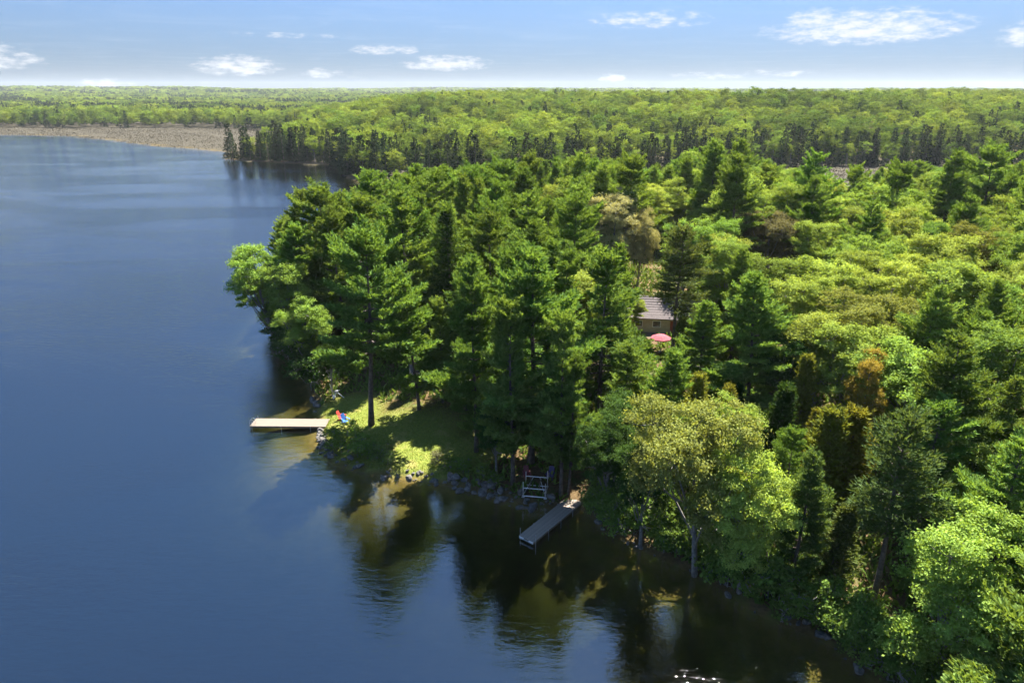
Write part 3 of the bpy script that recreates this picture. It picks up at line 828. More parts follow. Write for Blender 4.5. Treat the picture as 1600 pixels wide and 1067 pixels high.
TREE_LABELS = {
 'front_big_pine': 'massive white pine with a bare dark trunk standing on the lawn beside two garden chairs',
 'front_pine2': 'tall white pine at the back of the sunlit lawn patch, first behind the shore shrubs',
 'trunk_pine': 'slender pine with a pale straight trunk just beside the metal boat lift',
 'front_pine3': 'tallest white pine directly behind the metal boat lift',
 'dock_trunk_a': 'pine with thick grey trunk at the shore end of the grey dock',
 'dock_trunk_b': 'shorter pine sharing the root spot with a thicker trunk at the grey dock',
 'front_pine4': 'wide drooping white pine behind the grey dock with layered lower boughs',
 'dark_pine': 'dark open-crowned pine with a black bare trunk beside the red parasol',
 'plume_pine': 'broad white pine with feathery side boughs reaching over dark forest shade',
 'short_pine': 'short full white pine in front of the red parasol',
 'bare_trunk_pine': 'pine with a long bare dark trunk on the sunny brown bank near the water',
 'thin_pine': 'thin pale green pine leaning over the near water edge',
 'shore_oak': 'spreading oak with pale new leaves hanging over the water past the grey dock',
 'shore_maple_dark': 'dark green low tree with foliage touching the water beside the grey dock',
 'dock_maple': 'dark leafy tree at the land end of the grey dock',
 'bright_maple': 'bright green narrow maple on the near shore beside the spreading oak',
 'cedar_dark': 'almost black pointed cedar beneath the broad feathery white pine',
 'cedar_y1': 'yellow-green cedar in the clump behind the thin shore pine, nearer the oak',
 'cedar_y2': 'yellow-green cedar in the clump behind the thin shore pine, farther from the oak',
 'foreground_maple': 'nearest bright maple at the bottom of the view, foliage down to the water',
 'edge_pine': 'nearest dark white pine cut off by the picture edge',
 'right_pine': 'broad white pine with light boughs above the nearest bright maple',
 'right_maple': 'small bright maple between two white pines above the bare-trunk pine',
 'right_pine2': 'pine directly behind the bare-trunk pine with light layered boughs',
 'right_pine3': 'dense white pine below the orange-leaved tree near the picture edge',
 'right_pine4': 'white pine at the picture edge above the nearest dark pine',
 'lawn_maple': 'small shaded maple over the rocks between the lawn and the boat lift',
 'leaning_maple': 'leaning maple reaching out over the lake at the tip of the point',
 'point_maple': 'fresh green maple low over the water just past the leaning maple',
 'point_maple2': 'shaded maple behind the metal winch stand on the point',
 'young_pine': 'young pale green conifer standing just below the red parasol',
 'lawn_pine': 'white pine in deep shade at the back of the lawn beside the tan shed',
 'lawn_pine2': 'lower white pine in deep shade in the middle of the lawn edge',
 'dark_spruce': 'single dark pointed spruce rising among the lighter pines of the point',
 'orange': 'small tree with orange-brown young leaves among green maples',
}
CATNAME = {'pine': ('white_pine', 'pine tree'), 'rpine': ('red_pine', 'pine tree'), 'spruce': ('spruce_tree', 'spruce tree'), 'cedar': ('cedar_tree', 'cedar tree'), 'maple': ('maple_tree', 'maple tree'), 'oak': ('oak_tree', 'oak tree'), 'bush': ('bush', 'bush')}
def plant(kind, x, y, h, w, colour, label, group, lean=0, var=None):
    lib = LIB[kind]; tm, cm, Ht = lib[rnd.randrange(len(lib)) if var is None else var]
    nm, cat = CATNAME[kind]
    e = link(nm, None, None, (x, y, float(ground_z([x], [y])[0]) - .05))
    s = h / Ht; e.scale = (s * w * rnd.uniform(.92, 1.08), s * w * rnd.uniform(.92, 1.08), s); e.rotation_euler = (0, lean, 0) if lean else (rnd.gauss(0, .02), rnd.gauss(0, .02), rnd.uniform(0, 6.28))
    tr_ = link('trunk', tm, e); c_ = link('crown', cm, e); c_.color = (*colour, 1)
    tag(e, label, cat, group); return e
special = {'blossom': 0, 'brown': 0, 'pale': 0}
# trees without a mark of their own are told by the nearest tree or thing that has one
ANCHORS = {'front_big_pine': 'massive lawn pine', 'dark_spruce': 'dark pointed spruce', 'blossom': 'large white-blossoming tree', 'brown': 'brown leafing tree', 'orange': 'orange-leaved tree',
 'dark_pine': 'dark pine by the parasol', 'plume_pine': 'broad feathery pine', 'leaning_maple': 'leaning maple', 'shore_oak': 'spreading shore oak', 'bare_trunk_pine': 'bare-trunk pine', 'foreground_maple': 'nearest bright maple', 'front_pine4': 'wide drooping pine'}
ORD = 'first second third fourth fifth sixth seventh eighth ninth tenth eleventh twelfth thirteenth fourteenth fifteenth sixteenth seventeenth eighteenth nineteenth twentieth'.split()
ORD += ['twenty-' + o for o in ORD[:9]] + ['thirtieth'] + ['thirty-' + o for o in ORD[:9]] + ['fortieth'] + ['forty-' + o for o in ORD[:9]]
KINDW = {'pine': 'white pine', 'maple': 'maple', 'cedar': 'narrow cedar', 'oak': 'oak'}
TINTW = {'bright': 'bright yellow-green ', 'fresh': 'fresh green ', 'mid': 'deep green ', 'yellow': 'yellowish ', 'dark': 'dark ', 'light': 'light green ', '': ''}
rows_ = [r_.split(',') for r_ in TREES.strip().splitlines()]
anchor_xy = {}
for r_ in rows_:
    if r_[6] in ANCHORS and r_[6] not in anchor_xy: anchor_xy[r_[6]] = (float(r_[1]), float(r_[2]))
def family(k, tint, x, y):
    tg = min(anchor_xy, key=lambda q: (anchor_xy[q][0] - x) ** 2 + (.6 * (anchor_xy[q][1] - y)) ** 2)
    ax, ay = anchor_xy[tg]; dx = x / y - ax / ay; dy = y - ay
    rel = 'on the lake side of the' if dx < -.09 else 'on the inland side of the' if dx > .09 else 'behind the' if dy > 0 else 'in front of the'
    return TINTW.get(tint, '') + KINDW.get(k, 'tree') + ' ' + rel + ' ' + ANCHORS[tg], math.hypot(x - ax, y - ay)
FAMS = {}
for r_ in rows_:
    if not r_[6]:
        f_, d_ = family(r_[0], r_[5], float(r_[1]), float(r_[2])); FAMS.setdefault(f_, []).append((d_, float(r_[1]), float(r_[2])))
def forest_label(k, tint, x, y, h):
    f_, d_ = family(k, tint, x, y); fam = sorted(FAMS[f_])
    if len(fam) == 1: return 'single ' + f_, None
    i = fam.index((d_, x, y))
    return ('nearest ' if i == 0 else ORD[i] + ' nearest ') + f_, f_ + ' group'
SPECIAL_LABELS = {'blossom': ['large white-blossoming tree among the far pines of the point', 'smaller white-blossoming tree just beside the large blossoming one'],
 'brown': ['round brownish tree just leafing out above the bright maples'], 'pale': ['pale reddish tree just leafing out behind bright maples near the picture edge', 'pale-leaved tree between two bright maples above the orange tree']}
for row in TREES.strip().splitlines():
    k, x, y, h, w, tint, tg, lean = row.split(',')
    x, y, h, w, lean = map(float, (x, y, h, w, lean))
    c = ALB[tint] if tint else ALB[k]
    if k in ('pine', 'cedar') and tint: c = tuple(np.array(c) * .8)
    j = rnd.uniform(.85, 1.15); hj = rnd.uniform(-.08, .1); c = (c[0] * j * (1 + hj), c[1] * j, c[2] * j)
    grp = None
    if tg in special: lab = SPECIAL_LABELS[tg][special[tg]]; special[tg] += 1
    elif tg: lab = TREE_LABELS[tg]
    else: lab, grp = forest_label(k, tint, x, y, h)
    plant(k, x, y, h, w, c, lab, grp, lean)

# ------------------------------------------------------------------ hill and far forest
FAR = {'leaf': [broadleaf('far_maple', 15, c_, .1, n_, 1.6, 60, .62, .9, M['far_leaf']) for c_, n_ in ((4.8, 6), (5.2, 7), (4.5, 5), (5.0, 8))]}
def far_conifer(name, Ht, Lmax):
    r = rng; P = []; Dv = []; L = []
    z = .06 * Ht
    while z < Ht - .2:
        t = z / Ht; Lw = Lmax * (1 - t) ** .8 + .2; n = max(4, int(9 * (1 - t) + 3))
        for k in range(n):
            a = r.uniform(0, 6.283)
            for s in (.45, .8, 1.05):
                q = Lw * s * r.uniform(.8, 1.15); P.append([q * math.cos(a), q * math.sin(a), z - .12 * q + r.normal(0, .15)]); Dv.append([math.cos(a), math.sin(a), r.normal(.05, .25)]); L.append(.9)
        z += .75
    P.append([0, 0, Ht - 1]); Dv.append([0, 0, 2]); L.append(1.2)
    cr = needle_mesh(name + '_crown', np.array(P), np.array(Dv), np.array(L), .22, M['far_needle'], 2, .4)
    zz = np.linspace(-.5, Ht * .97, 4); tb = MB().tube(np.stack([zz * 0, zz * 0, zz], 1), [.26, .2, .12, .03], 5)
    return tb.mesh(name + '_trunk', M['bark'], True), cr, Ht
FAR['needle'] = [far_conifer('far_spruce', 18, l_) for l_ in (2.8, 3.3, 2.4)]
def far_plant(kind, x, y, h, label, group):
    tm, cm, Ht = rnd.choice(FAR[kind]); e = link('spruce_tree' if kind == 'needle' else 'maple_tree', None, None, (x, y, float(ground_z([x], [y])[0]) - .1))
    s = h / Ht; w = rnd.uniform(.85, 1.15); e.scale = (s * w, s * w, s); e.rotation_euler = (0, 0, rnd.uniform(0, 6.28))
    link('trunk', tm, e); link('crown', cm, e); tag(e, label, 'spruce tree' if kind == 'needle' else 'maple tree', group)
FRONT = [(-176, 437), (-160, 433), (-141, 424), (-118, 414), (-100, 405), (-94, 380), (-83, 352), (-66, 330), (-30, 328), (10, 345), (60, 365), (110, 385), (180, 395), (260, 400), (345, 402)]
front_xy = []
for (ax, ay), (bx, by) in zip(FRONT[:-1], FRONT[1:]):
    L_ = math.hypot(bx - ax, by - ay); k = 0.
    while k < L_:
        f = k / L_; x = ax + (bx - ax) * f + rnd.gauss(0, 1.2); y = ay + (by - ay) * f + rnd.uniform(0, 6)
        front_xy.append((x, y)); k += rnd.uniform(2.7, 4.4)
for x, y in front_xy:
    nd = rnd.random() < .74
    if sdist(np.array([x]), np.array([y]))[0] < .8: y += 2.5
    where = 'on the wooded point across the bay' if x < -75 else 'along the foot of the wooded hill'
    far_plant('needle' if nd else 'leaf', x, y, rnd.uniform(14, 22) if nd else rnd.uniform(12, 16), ('dark spruce ' if nd else 'light green maple ') + 'in the front row ' + where, ('dark spruces ' if nd else 'light maples ') + where)

def front_y(x): return np.interp(x, [p[0] for p in FRONT], [p[1] for p in FRONT])
pts = []
def scatter(y0, y1, spacing, jitter=.42):
    y = y0
    while y < y1:
        half = y * .80 + 30; n = int(2 * half / spacing)
        xx = -half + (np.arange(n) + .5) * spacing + rng.uniform(-jitter, jitter, n) * spacing
        yy = y + rng.uniform(-jitter, jitter, n) * spacing
        pts.append(np.stack([xx, yy], 1)); y += spacing
scatter(330, 1000, 9.6); scatter(1000, 1700, 8.5); scatter(1700, 3000, 13); scatter(3000, 6200, 25)
pt = np.concatenate(pts); d = sdist(pt[:, 0], pt[:, 1]); x, y = pt[:, 0], pt[:, 1]
fy = np.interp(x, [p[0] for p in FRONT], [p[1] for p in FRONT])
hill_ok = (x > -178 + .10 * (y - 430)) & (y > fy + 5) & (y < 1010) & (x > -178 - .55 * (y - 437))
edge = np.interp(x, [-1500, -650, -500, -420, -330, -260, -200, -150], [850, 835, 830, 835, 815, 780, 745, 700])
back_ok = (y > edge + 18 * wav(x, y, 40.)) & (d > 8)
ok = (hill_ok | back_ok) & (d > 3)
pt = pt[ok]; x, y = pt[:, 0], pt[:, 1]
n = len(pt); fyk = np.interp(x, [p[0] for p in FRONT], [p[1] for p in FRONT])
depth = y - fyk
stand = wav(x, y, 120.) * .5 + wav(x, y, 37.) * .3
pn = np.where(y < 900, np.interp(depth, [0, 45, 110, 230], [.85, .55, .18, .07]) + .16 * (stand > .25), .25 + .7 * smooth(-.2, .25, stand) + .15 * smooth(-900, 0, -np.abs(x + 300)))
pn = np.where((x < -190) & (y < 960), .10 + .3 * (stand > .35), pn)
isn = rng.random(n) < pn
idx = np.where(isn, 4 + rng.integers(0, 3, n), rng.integers(0, 4, n)).astype(np.int32)
sc = np.where(isn, rng.uniform(.65, 1.15, n), rng.uniform(.84, 1.22, n) ** 2) * np.where(y > 1700, 1.25, 1.) * np.where(y > 3000, 1.2, 1.)
wide = np.where(y > 3000, 1.7, np.where(y > 1700, 1.3, 1.))
src = bpy.data.collections.new('far_tree_sources')
for i, (tm, cm, Ht) in enumerate(FAR['leaf'] + FAR['needle']):
    src.objects.link(bpy.data.objects.new('far_tree_kind_%02d' % i, cm))
P3 = np.stack([x, y, ground_z(x, y) - .3], 1)
me = bpy.data.meshes.new('far_forest'); me.vertices.add(n); me.vertices.foreach_set('co', P3.astype(np.float32).ravel())
for an, typ, vals in (('kind_index', 'INT', idx), ('tree_scale', 'FLOAT', sc), ('tree_wide', 'FLOAT', sc * wide), ('tree_rot', 'FLOAT', rng.uniform(0, 6.283, n))):
    a = me.attributes.new(an, typ, 'POINT'); a.data.foreach_set('value', np.ascontiguousarray(vals, np.int32 if typ == 'INT' else np.float32))
ff = link('far_forest', me)
ng = bpy.data.node_groups.new('forest_scatter', 'GeometryNodeTree')
ng.interface.new_socket('Geometry', in_out='INPUT', socket_type='NodeSocketGeometry'); ng.interface.new_socket('Geometry', in_out='OUTPUT', socket_type='NodeSocketGeometry')
gi = ng.nodes.new('NodeGroupInput'); go = ng.nodes.new('NodeGroupOutput'); iop = ng.nodes.new('GeometryNodeInstanceOnPoints'); ci = ng.nodes.new('GeometryNodeCollectionInfo')
ci.inputs[0].default_value = src; ci.inputs['Separate Children'].default_value = True; ci.inputs['Reset Children'].default_value = True
def named(nm, dt):
    q = ng.nodes.new('GeometryNodeInputNamedAttribute'); q.data_type = dt; q.inputs[0].default_value = nm; return q.outputs[0]
cx = ng.nodes.new('ShaderNodeCombineXYZ'); tw = named('tree_wide', 'FLOAT')
ng.links.new(tw, cx.inputs[0]); ng.links.new(tw, cx.inputs[1]); ng.links.new(named('tree_scale', 'FLOAT'), cx.inputs[2])
rx = ng.nodes.new('ShaderNodeCombineXYZ'); ng.links.new(named('tree_rot', 'FLOAT'), rx.inputs[2])
iop.inputs['Pick Instance'].default_value = True
ng.links.new(gi.outputs[0], iop.inputs['Points']); ng.links.new(ci.outputs[0], iop.inputs['Instance']); ng.links.new(named('kind_index', 'INT'), iop.inputs['Instance Index'])
ng.links.new(cx.outputs[0], iop.inputs['Scale'])
e2r = ng.nodes.new('FunctionNodeEulerToRotation'); ng.links.new(rx.outputs[0], e2r.inputs[0]); ng.links.new(e2r.outputs[0], iop.inputs['Rotation'])
ng.links.new(iop.outputs[0], go.inputs[0])
md = ff.modifiers.new('scatter', 'NODES'); md.node_group = ng
tag(ff, 'mixed forest covering the hill and the land to the horizon', None, None, 'stuff')
print('far trees', n)
# ------------------------------------------------------------------ shore rocks
def gz(x, y): return float(ground_z(np.array([x]), np.array([y]))[0])
def rock_mesh(seed):
    import bmesh
    r = random.Random(seed); bm = bmesh.new(); bmesh.ops.create_icosphere(bm, subdivisions=2, radius=.5)
    cuts = [(np.array([r.gauss(0, 1) for _ in range(3)]), r.uniform(.26, .42)) for _ in range(9)]
    for v in bm.verts:
        p = np.array(v.co)
        for c, dd in cuts:
            c = c / np.linalg.norm(c); k = p @ c
            if k > dd: p = p - c * (k - dd)
        v.co = p * np.array([1.25, .95, .8]) * (1 + r.gauss(0, .025))
    me = bpy.data.meshes.new('rock'); bm.to_mesh(me); bm.free(); me.materials.append(M['rock']); return me
ROCKS = [rock_mesh(i) for i in range(8)]
def shore_walk(p0, p1, n):
    seg = LAKE[p0:p1 + 1]; ln = np.hypot(*np.diff(seg, axis=0).T); cum = np.concatenate([[0], np.cumsum(ln)])
    for _ in range(n):
        s = rnd.uniform(0, cum[-1]); i = min(len(ln) - 1, int(np.searchsorted(cum, s, 'right') - 1)); f = (s - cum[i]) / ln[i]
        yield seg[i] * (1 - f) + seg[i + 1] * f
def rocks(p0, p1, n, smin, smax, inl, label, group):
    for p in shore_walk(p0, p1, n):
        x = p[0] + rnd.uniform(-.45, inl) * .35; y = p[1] + rnd.uniform(-.5, inl)
        s = smin * .6 + (smax * 1.15 - smin * .6) * rnd.random() ** 1.8; o = link('rock', rnd.choice(ROCKS), None, (x, y, max(gz(x, y), -.15) + s * rnd.uniform(.05, .3)))
        o.rotation_euler = (rnd.uniform(-.4, .4), rnd.uniform(-.4, .4), rnd.uniform(0, 6.28)); o.scale = (s, s, s * rnd.uniform(.7, 1)); tag(o, label, 'rock', group)
rocks(19, 22, 46, .45, .95, 1.5, 'grey boulder in the riprap bank below the bush beside the pale dock', 'riprap boulders beside the pale dock')
rocks(16, 19, 20, .4, .8, .9, 'grey boulder at the waterline below the leafy shrubs by the lawn', 'waterline boulders below the lawn shrubs')
rocks(14, 18, 22, .4, .85, 1., 'dark boulder at the corner of the sunlit lawn', 'boulders at the lawn corner')
rocks(12, 16, 62, .45, 1.0, 1.2, 'grey boulder in the low shaded wall between lawn and boat lift', 'boulders between lawn and boat lift')
rocks(23, 25, 10, .7, 1.3, .8, 'large pale boulder on the shore behind the pale dock', 'pale boulders behind the pale dock')
rocks(4, 11, 34, .4, .9, .9, 'dark boulder at the shaded waterline past the grey dock', 'boulders on the near shore past the grey dock')

# ------------------------------------------------------------------ docks
def dock(name, a, b, width, z, deckmat, label, n_posts, post_up, thick=.22):
    a = np.array(a, float); b = np.array(b, float); L = np.linalg.norm(b - a); d = (b - a) / L
    root = link(name, None, None, (a[0], a[1], z)); root.rotation_euler = (0, 0, math.atan2(d[1], d[0]))
    n = int(L / .145); pm = MB().box((0, 0, 0), (.138, width, .04)).mesh('plank', deckmat)
    for i in range(n):
        p = link('plank', pm, root, (.0725 + i * .145, rnd.gauss(0, .008), rnd.gauss(0, .003))); p.rotation_euler = (0, 0, rnd.gauss(0, .004))
    for s in (-1, 1): MB().box((L / 2, s * (width / 2 - .05), -.02 - thick / 2 - .004), (L - .02, .05, thick)).build('side_beam', M['beam'], root)
    MB().box((L / 2, 0, -.02 - thick / 2 - .004), (L - .1, .05, thick * .9)).build('centre_beam', M['beam'], root)
    for e in (.03, L - .03): MB().box((e, 0, -.026 - thick / 2), (.05, width - .16, thick)).build('end_beam', M['beam'], root)
    for i in range(n_posts):
        for s in (-1, 1):
            xx = .25 + (L - 2.2) * i / max(1, n_posts - 1)
            MB().tube([(xx, s * (width / 2 + .035), -2.4 if i == 0 else -1.3), (xx, s * (width / 2 + .035), post_up if i == 0 else .05)], .03, 8).build('post', M['steel'], root)
    tag(root, label, 'dock'); return root
d1 = dock('dock', (-33.0, 78.15), (-23.4, 77.98), 2.15, .45, M['deck_new'], 'pale sunlit plank dock reaching out from the lawn point', 3, .35)
# swim ladder at the outer end: two hooped rails and rungs
lad = MB()
hoop = lambda y0: [(.0, y0, -1.1), (-.03, y0, .0), (-.02, y0, .55), (.10, y0, .80), (.32, y0, .84), (.52, y0, .70), (.56, y0, .3), (.56, y0, .0)]
for k, y0 in enumerate((-.25, .25)): MB().tube(hoop(y0), .02, 6).build('ladder_rail', M['steel'], d1, (0, -.75, .02), True)
for k in range(4): MB().tube([(-.02, -.25, -.15 - k * .28), (-.02, .25, -.15 - k * .28)], .016, 6).build('ladder_rung', M['steel'], d1, (0, -.75, .02))
d2 = dock('dock', (1.35, 54.05), (6.6, 60.75), 1.75, .42, M['deck_old'], 'weathered grey plank dock in tree shade beside the boat lift', 4, .7)
for s in (-1, 1): MB().box((-.03, s * .55, -.13), (.06, .5, .2)).build('bumper', M['white'], d2)
MB().box((-.045, 0, -.15), (.04, 1.6, .1)).build('end_trim', M['alu'], d2)

# ------------------------------------------------------------------ boat lift: open tubular frame on the bank
bl = link('boat_lift', None, None, (2.45, 61.75, gz(2.45, 61.75) - .02)); bl.rotation_euler = (0, 0, R(-9))
W_, D_, H_ = 1.15, 1.05, 1.75
for sx in (-1, 1):
    for sy in (-1, 1):
        hh = H_ * (1.15 if (sx, sy) == (1, 1) else 1.0)
        MB().tube([(sx * W_, sy * D_, 0), (sx * W_, sy * D_, hh)], .045, 8).build('upright', M['alu'], bl)
        MB().box((sx * W_, sy * D_, .02), (.3, .3, .03)).build('foot_plate', M['alu'], bl)
for sy in (-1, 1): MB().tube([(-W_ - .1, sy * D_, .14), (W_ + .1, sy * D_, .14)], .06, 8).build('base_rail', M['alu'], bl)
for sx in (-1, 1): MB().tube([(sx * W_, -D_ - .1, .2), (sx * W_, D_ + .1, .2)], .05, 8).build('side_rail', M['alu'], bl)
for sy in (-1, 1): MB().tube([(-W_, sy * D_ * .92, 1.02 + .25 * (sy > 0)), (W_, sy * D_ * .92, 1.02 + .25 * (sy > 0))], .05, 8).build('cross_beam', M['alu'], bl)
for sx in (-.5, .5): MB().box((sx, 0, 1.22), (.1, 2.4, .12)).build('bunk', M['beam'], bl)
for sx in (-1, 1): MB().tube([(sx * W_, -D_, .25), (sx * .35, D_ * .9, 1.2)], .03, 6).build('brace', M['alu'], bl)
wheel = [(W_ + .12 + .0, D_ + .32 * math.cos(a), 1.5 + .32 * math.sin(a)) for a in np.linspace(0, 2 * math.pi, 17)]
MB().tube(wheel, .018, 6, False).build('winch_wheel', M['steel'], bl)
tag(bl, 'open aluminium boat lift frame parked on the shaded bank', 'boat lift')

# ------------------------------------------------------------------ garden chairs
def chair(x, y, rz, mat, label, group):
    root = link('garden_chair', None, None, (x, y, gz(x, y))); root.rotation_euler = (0, 0, rz); root.scale = (1.1, 1.1, 1.1)
    cs, sn = math.cos(.26), math.sin(.26); ax = [(1, 0, 0), (0, cs, -sn), (0, sn, cs)]
    for k in range(5): MB().box((0, -.22 + k * .115, .36 - k * .03), (.52, .1, .022)).build('seat_slat', mat, root)
    tb = -.42
    for k in range(5):
        hgt = .78 + .1 * math.cos((k - 2) * .6)
        MB().box(((k - 2) * .108, .30 + hgt * .5 * .38, .26 + hgt * .5 * .92), (.098, .022, hgt), [(1, 0, 0), (0, .92, -.38), (0, .38, .92)]).build('back_slat', mat, root)
    for s in (-1, 1):
        MB().box((s * .33, .02, .56), (.13, .74, .025)).build('armrest', mat, root)
        MB().box((s * .29, -.26, .275), (.03, .09, .55)).build('leg', mat, root)
        MB().box((s * .29, .22, .16), (.03, .75, .09), [(1, 0, 0), (0, .94, -.33), (0, .33, .94)]).build('leg', mat, root)
    tag(root, label, 'chair', group)
chair(-21.6, 78.3, R(75), M['red'], 'red slatted garden chair on the grass beside the pale dock', 'garden chairs')
chair(-20.9, 77.2, R(50), M['blue'], 'blue slatted garden chair on the grass beside the red one', 'garden chairs')
M['maroon'] = simple_mat('maroon_plastic', (.14, .02, .03), (.2, .04, .05), 5., .5, .03)
M['navy'] = simple_mat('navy_plastic', (.03, .03, .12), (.06, .05, .2), 5., .5, .03)
chair(1.6, 64.2, R(10), M['maroon'], 'maroon slatted garden chair behind the boat lift, nearer the lawn', 'garden chairs')
chair(4.1, 64.0, R(-20), M['navy'], 'dark purple slatted garden chair behind the boat lift, nearer the grey dock', 'garden chairs')

# ------------------------------------------------------------------ winch stand on the point
ws = link('winch_stand', None, None, (-24.2, 84.9, gz(-24.2, 84.9)))
MB().tube([(-.1, 0, 0), (-.55, .1, 2.1)], .05, 8).build('mast', M['alu'], ws)
MB().tube([(-.55, .1, 2.1), (.15, 0, .35)], .025, 6).build('stay', M['alu'], ws)
MB().tube([(.3, 0, .95), (1.35, -.1, .05)], .045, 8).build('leg', M['alu'], ws)
MB().tube([(.3, 0, .95), (.25, .5, .0)], .045, 8).build('leg', M['alu'], ws)
MB().tube([(.3, 0, .95), (-.1, -.4, .0)], .045, 8).build('leg', M['alu'], ws)
MB().box((.3, 0, 1.02), (.45, .3, .22)).build('drum_housing', M['steel'], ws)
MB().tube([(.5, 0, 1.05), (.8, 0, 1.2)], .035, 6).build('crank_handle', M['steel'], ws)
MB().box((-.05, -.1, .25), (.35, .3, .3)).build('base_block', M['white'], ws)
tag(ws, 'grey metal winch stand with slanted mast on the grassy point', 'winch')

# ------------------------------------------------------------------ cottage behind the pines
def gable(x0, x1, y0, y1, ze, zr, over, th, mat, name, parent):
    ym = (y0 + y1) / 2; out = []
    for s, ye in ((-1, y0 - over), (1, y1 + over)):
        zl = ze - (zr - ze) / (ym - y0) * over
        v = [(x0 - over, ye, zl), (x1 + over, ye, zl), (x1 + over, ym, zr), (x0 - over, ym, zr)]; v += [(a, b, c + th) for a, b, c in v]
        f = [[0, 1, 2, 3], [7, 6, 5, 4], [0, 4, 5, 1], [1, 5, 6, 2], [2, 6, 7, 3], [3, 7, 4, 0]]
        out.append(link(name, mesh_np(name, np.array(v), f, mat), parent))
    return out
cg = link('cottage', None, None, (24.5, 105.5, gz(24.5, 105.5) - .2)); cg.rotation_euler = (0, 0, R(-8))
x0, x1, y0, y1, ze, zr = -6, 6, -3.6, 3.6, 2.9, 5.1
wv = [(x0, y0, 0), (x1, y0, 0), (x1, y1, 0), (x0, y1, 0), (x0, y0, ze), (x1, y0, ze), (x1, y1, ze), (x0, y1, ze), (x0, 0, zr), (x1, 0, zr)]
link('wall', mesh_np('wall', np.array(wv), [[0, 1, 5, 4], [2, 3, 7, 6], [1, 2, 6, 9, 5], [3, 0, 4, 8, 7]], M['wall']), cg)
rf = gable(x0, x1, y0, y1, ze + .03, zr + .03, .6, .12, M['roof'], 'roof', cg)
for k in range(9):
    for s, r_ in ((-1, rf[0]),):
        f = (k + .5) / 9; MB().box((0, s * (y1 + .55) * (1 - f), (ze - .37) + (zr - ze + .42) * f + .16), (13.1, .06, .03)).build('shingle_course', M['roof'], r_)
MB().box((2.5, .8, 5.0), (.8, .8, 1.8)).build('chimney', M['rock'], rf[0])
for xx in (-4, -1.2, 3.8):
    w_ = MB().box((xx, y0 - .03, 1.65), (1.3, .06, 1.1)).build('window', M['white'], cg); MB().box((xx, y0 - .065, 1.65), (1.1, .03, .9)).build('pane', M['glass'], w_)
dr = MB().box((1.4, y0 - .03, 1.15), (1.0, .07, 2.1)).build('door', M['redpaint'], cg); MB().box((1.8, y0 - .09, 1.1), (.05, .06, .12)).build('handle', M['steel'], dr)
tag(cg, 'tan cottage with a pinkish grey shingle roof half hidden by pines', 'cottage')
# patio parasol
pu = link('patio_parasol', None, None, (21.7, 93.6, gz(21.7, 93.6)))
MB().tube([(0, 0, 0), (0, 0, 2.75)], .03, 8).build('pole', M['steel'], pu); MB().tube([(0, 0, 0), (0, 0, .12)], .3, 12).build('base', M['rock'], pu)
V = [(0, 0, 2.75)]; F = []
for rr, zz in ((.75, 2.58), (1.5, 2.22), (1.52, 2.08)):
    for k in range(8): V.append((rr * math.cos(k * math.pi / 4), rr * math.sin(k * math.pi / 4), zz))
for k in range(8):
    j = (k + 1) % 8; F.append([0, 1 + k, 1 + j]); F.append([1 + k, 9 + k, 9 + j, 1 + j]); F.append([9 + k, 17 + k, 17 + j, 9 + j])
link('canopy', mesh_np('canopy', np.array(V), F, M['canvas']), pu)
for k in range(8): MB().tube([(0, 0, 2.7), (1.48 * math.cos(k * math.pi / 4), 1.48 * math.sin(k * math.pi / 4), 2.19)], .012, 4).build('rib', M['steel'], pu)
tag(pu, 'red patio parasol open in front of the cottage', 'parasol')
# stairs up to a small red-brown landing
sx0, sy0 = 3.2, 85.0
st = link('wooden_stairs', None, None, (sx0, sy0, gz(sx0, sy0))); st.rotation_euler = (0, 0, R(-14))
tm_ = MB().box((0, 0, 0), (1.3, .3, .05)).mesh('tread', M['white'])
for k in range(10): link('tread', tm_, st, (0, .32 * k, .2 + .19 * k))
for s in (-1, 1):
    MB().box((s * .68, 1.45, .92), (.05, 3.9, .26), [(1, 0, 0), (0, .86, .51), (0, -.51, .86)]).build('stringer', M['redpaint'], st)
    MB().tube([(s * .68, .1, 1.2), (s * .68, 3.0, 2.95)], .035, 6).build('handrail', M['redpaint'], st)
    for q in (.1, 1.5, 3.0): MB().box((s * .72, q, .25 + q * .58 + .45), (.08, .08, 1.0)).build('baluster', M['redpaint'], st)
MB().box((0, 4.0, 2.06), (2.0, 1.6, .08)).build('landing', M['redpaint'], st)
for s in (-1, 1):
    for q in (3.3, 4.7): MB().box((s * .92, q, 1.0), (.1, .1, 2.05)).build('leg', M['redpaint'], st)
tag(st, 'wooden stairs with white treads climbing to a red-brown landing', 'stairs')
# garden shed
sh = link('garden_shed', None, None, (-12.9, 88.6, gz(-12.9, 88.6) - .1)); sh.rotation_euler = (0, 0, R(20))
x0, x1, y0, y1, ze, zr = -1.3, 1.3, -1.1, 1.1, 2.0, 2.7
wv = [(x0, y0, 0), (x1, y0, 0), (x1, y1, 0), (x0, y1, 0), (x0, y0, ze), (x1, y0, ze), (x1, y1, ze), (x0, y1, ze), (x0, 0, zr), (x1, 0, zr)]
link('wall', mesh_np('wall', np.array(wv), [[0, 1, 5, 4], [2, 3, 7, 6], [1, 2, 6, 9, 5], [3, 0, 4, 8, 7]], M['wall']), sh)
gable(x0, x1, y0, y1, ze + .03, zr + .03, .25, .08, M['roof'], 'roof', sh)
for xx in (x0, x1): MB().box((xx, y0 - .02, 1.0), (.12, .08, 1.96)).build('corner_board', M['white'], sh)
MB().box((0, y0 - .03, .95), (.9, .06, 1.8)).build('door', M['white'], sh)
tag(sh, 'small tan shed with white trim in the shade behind the lawn', 'shed')

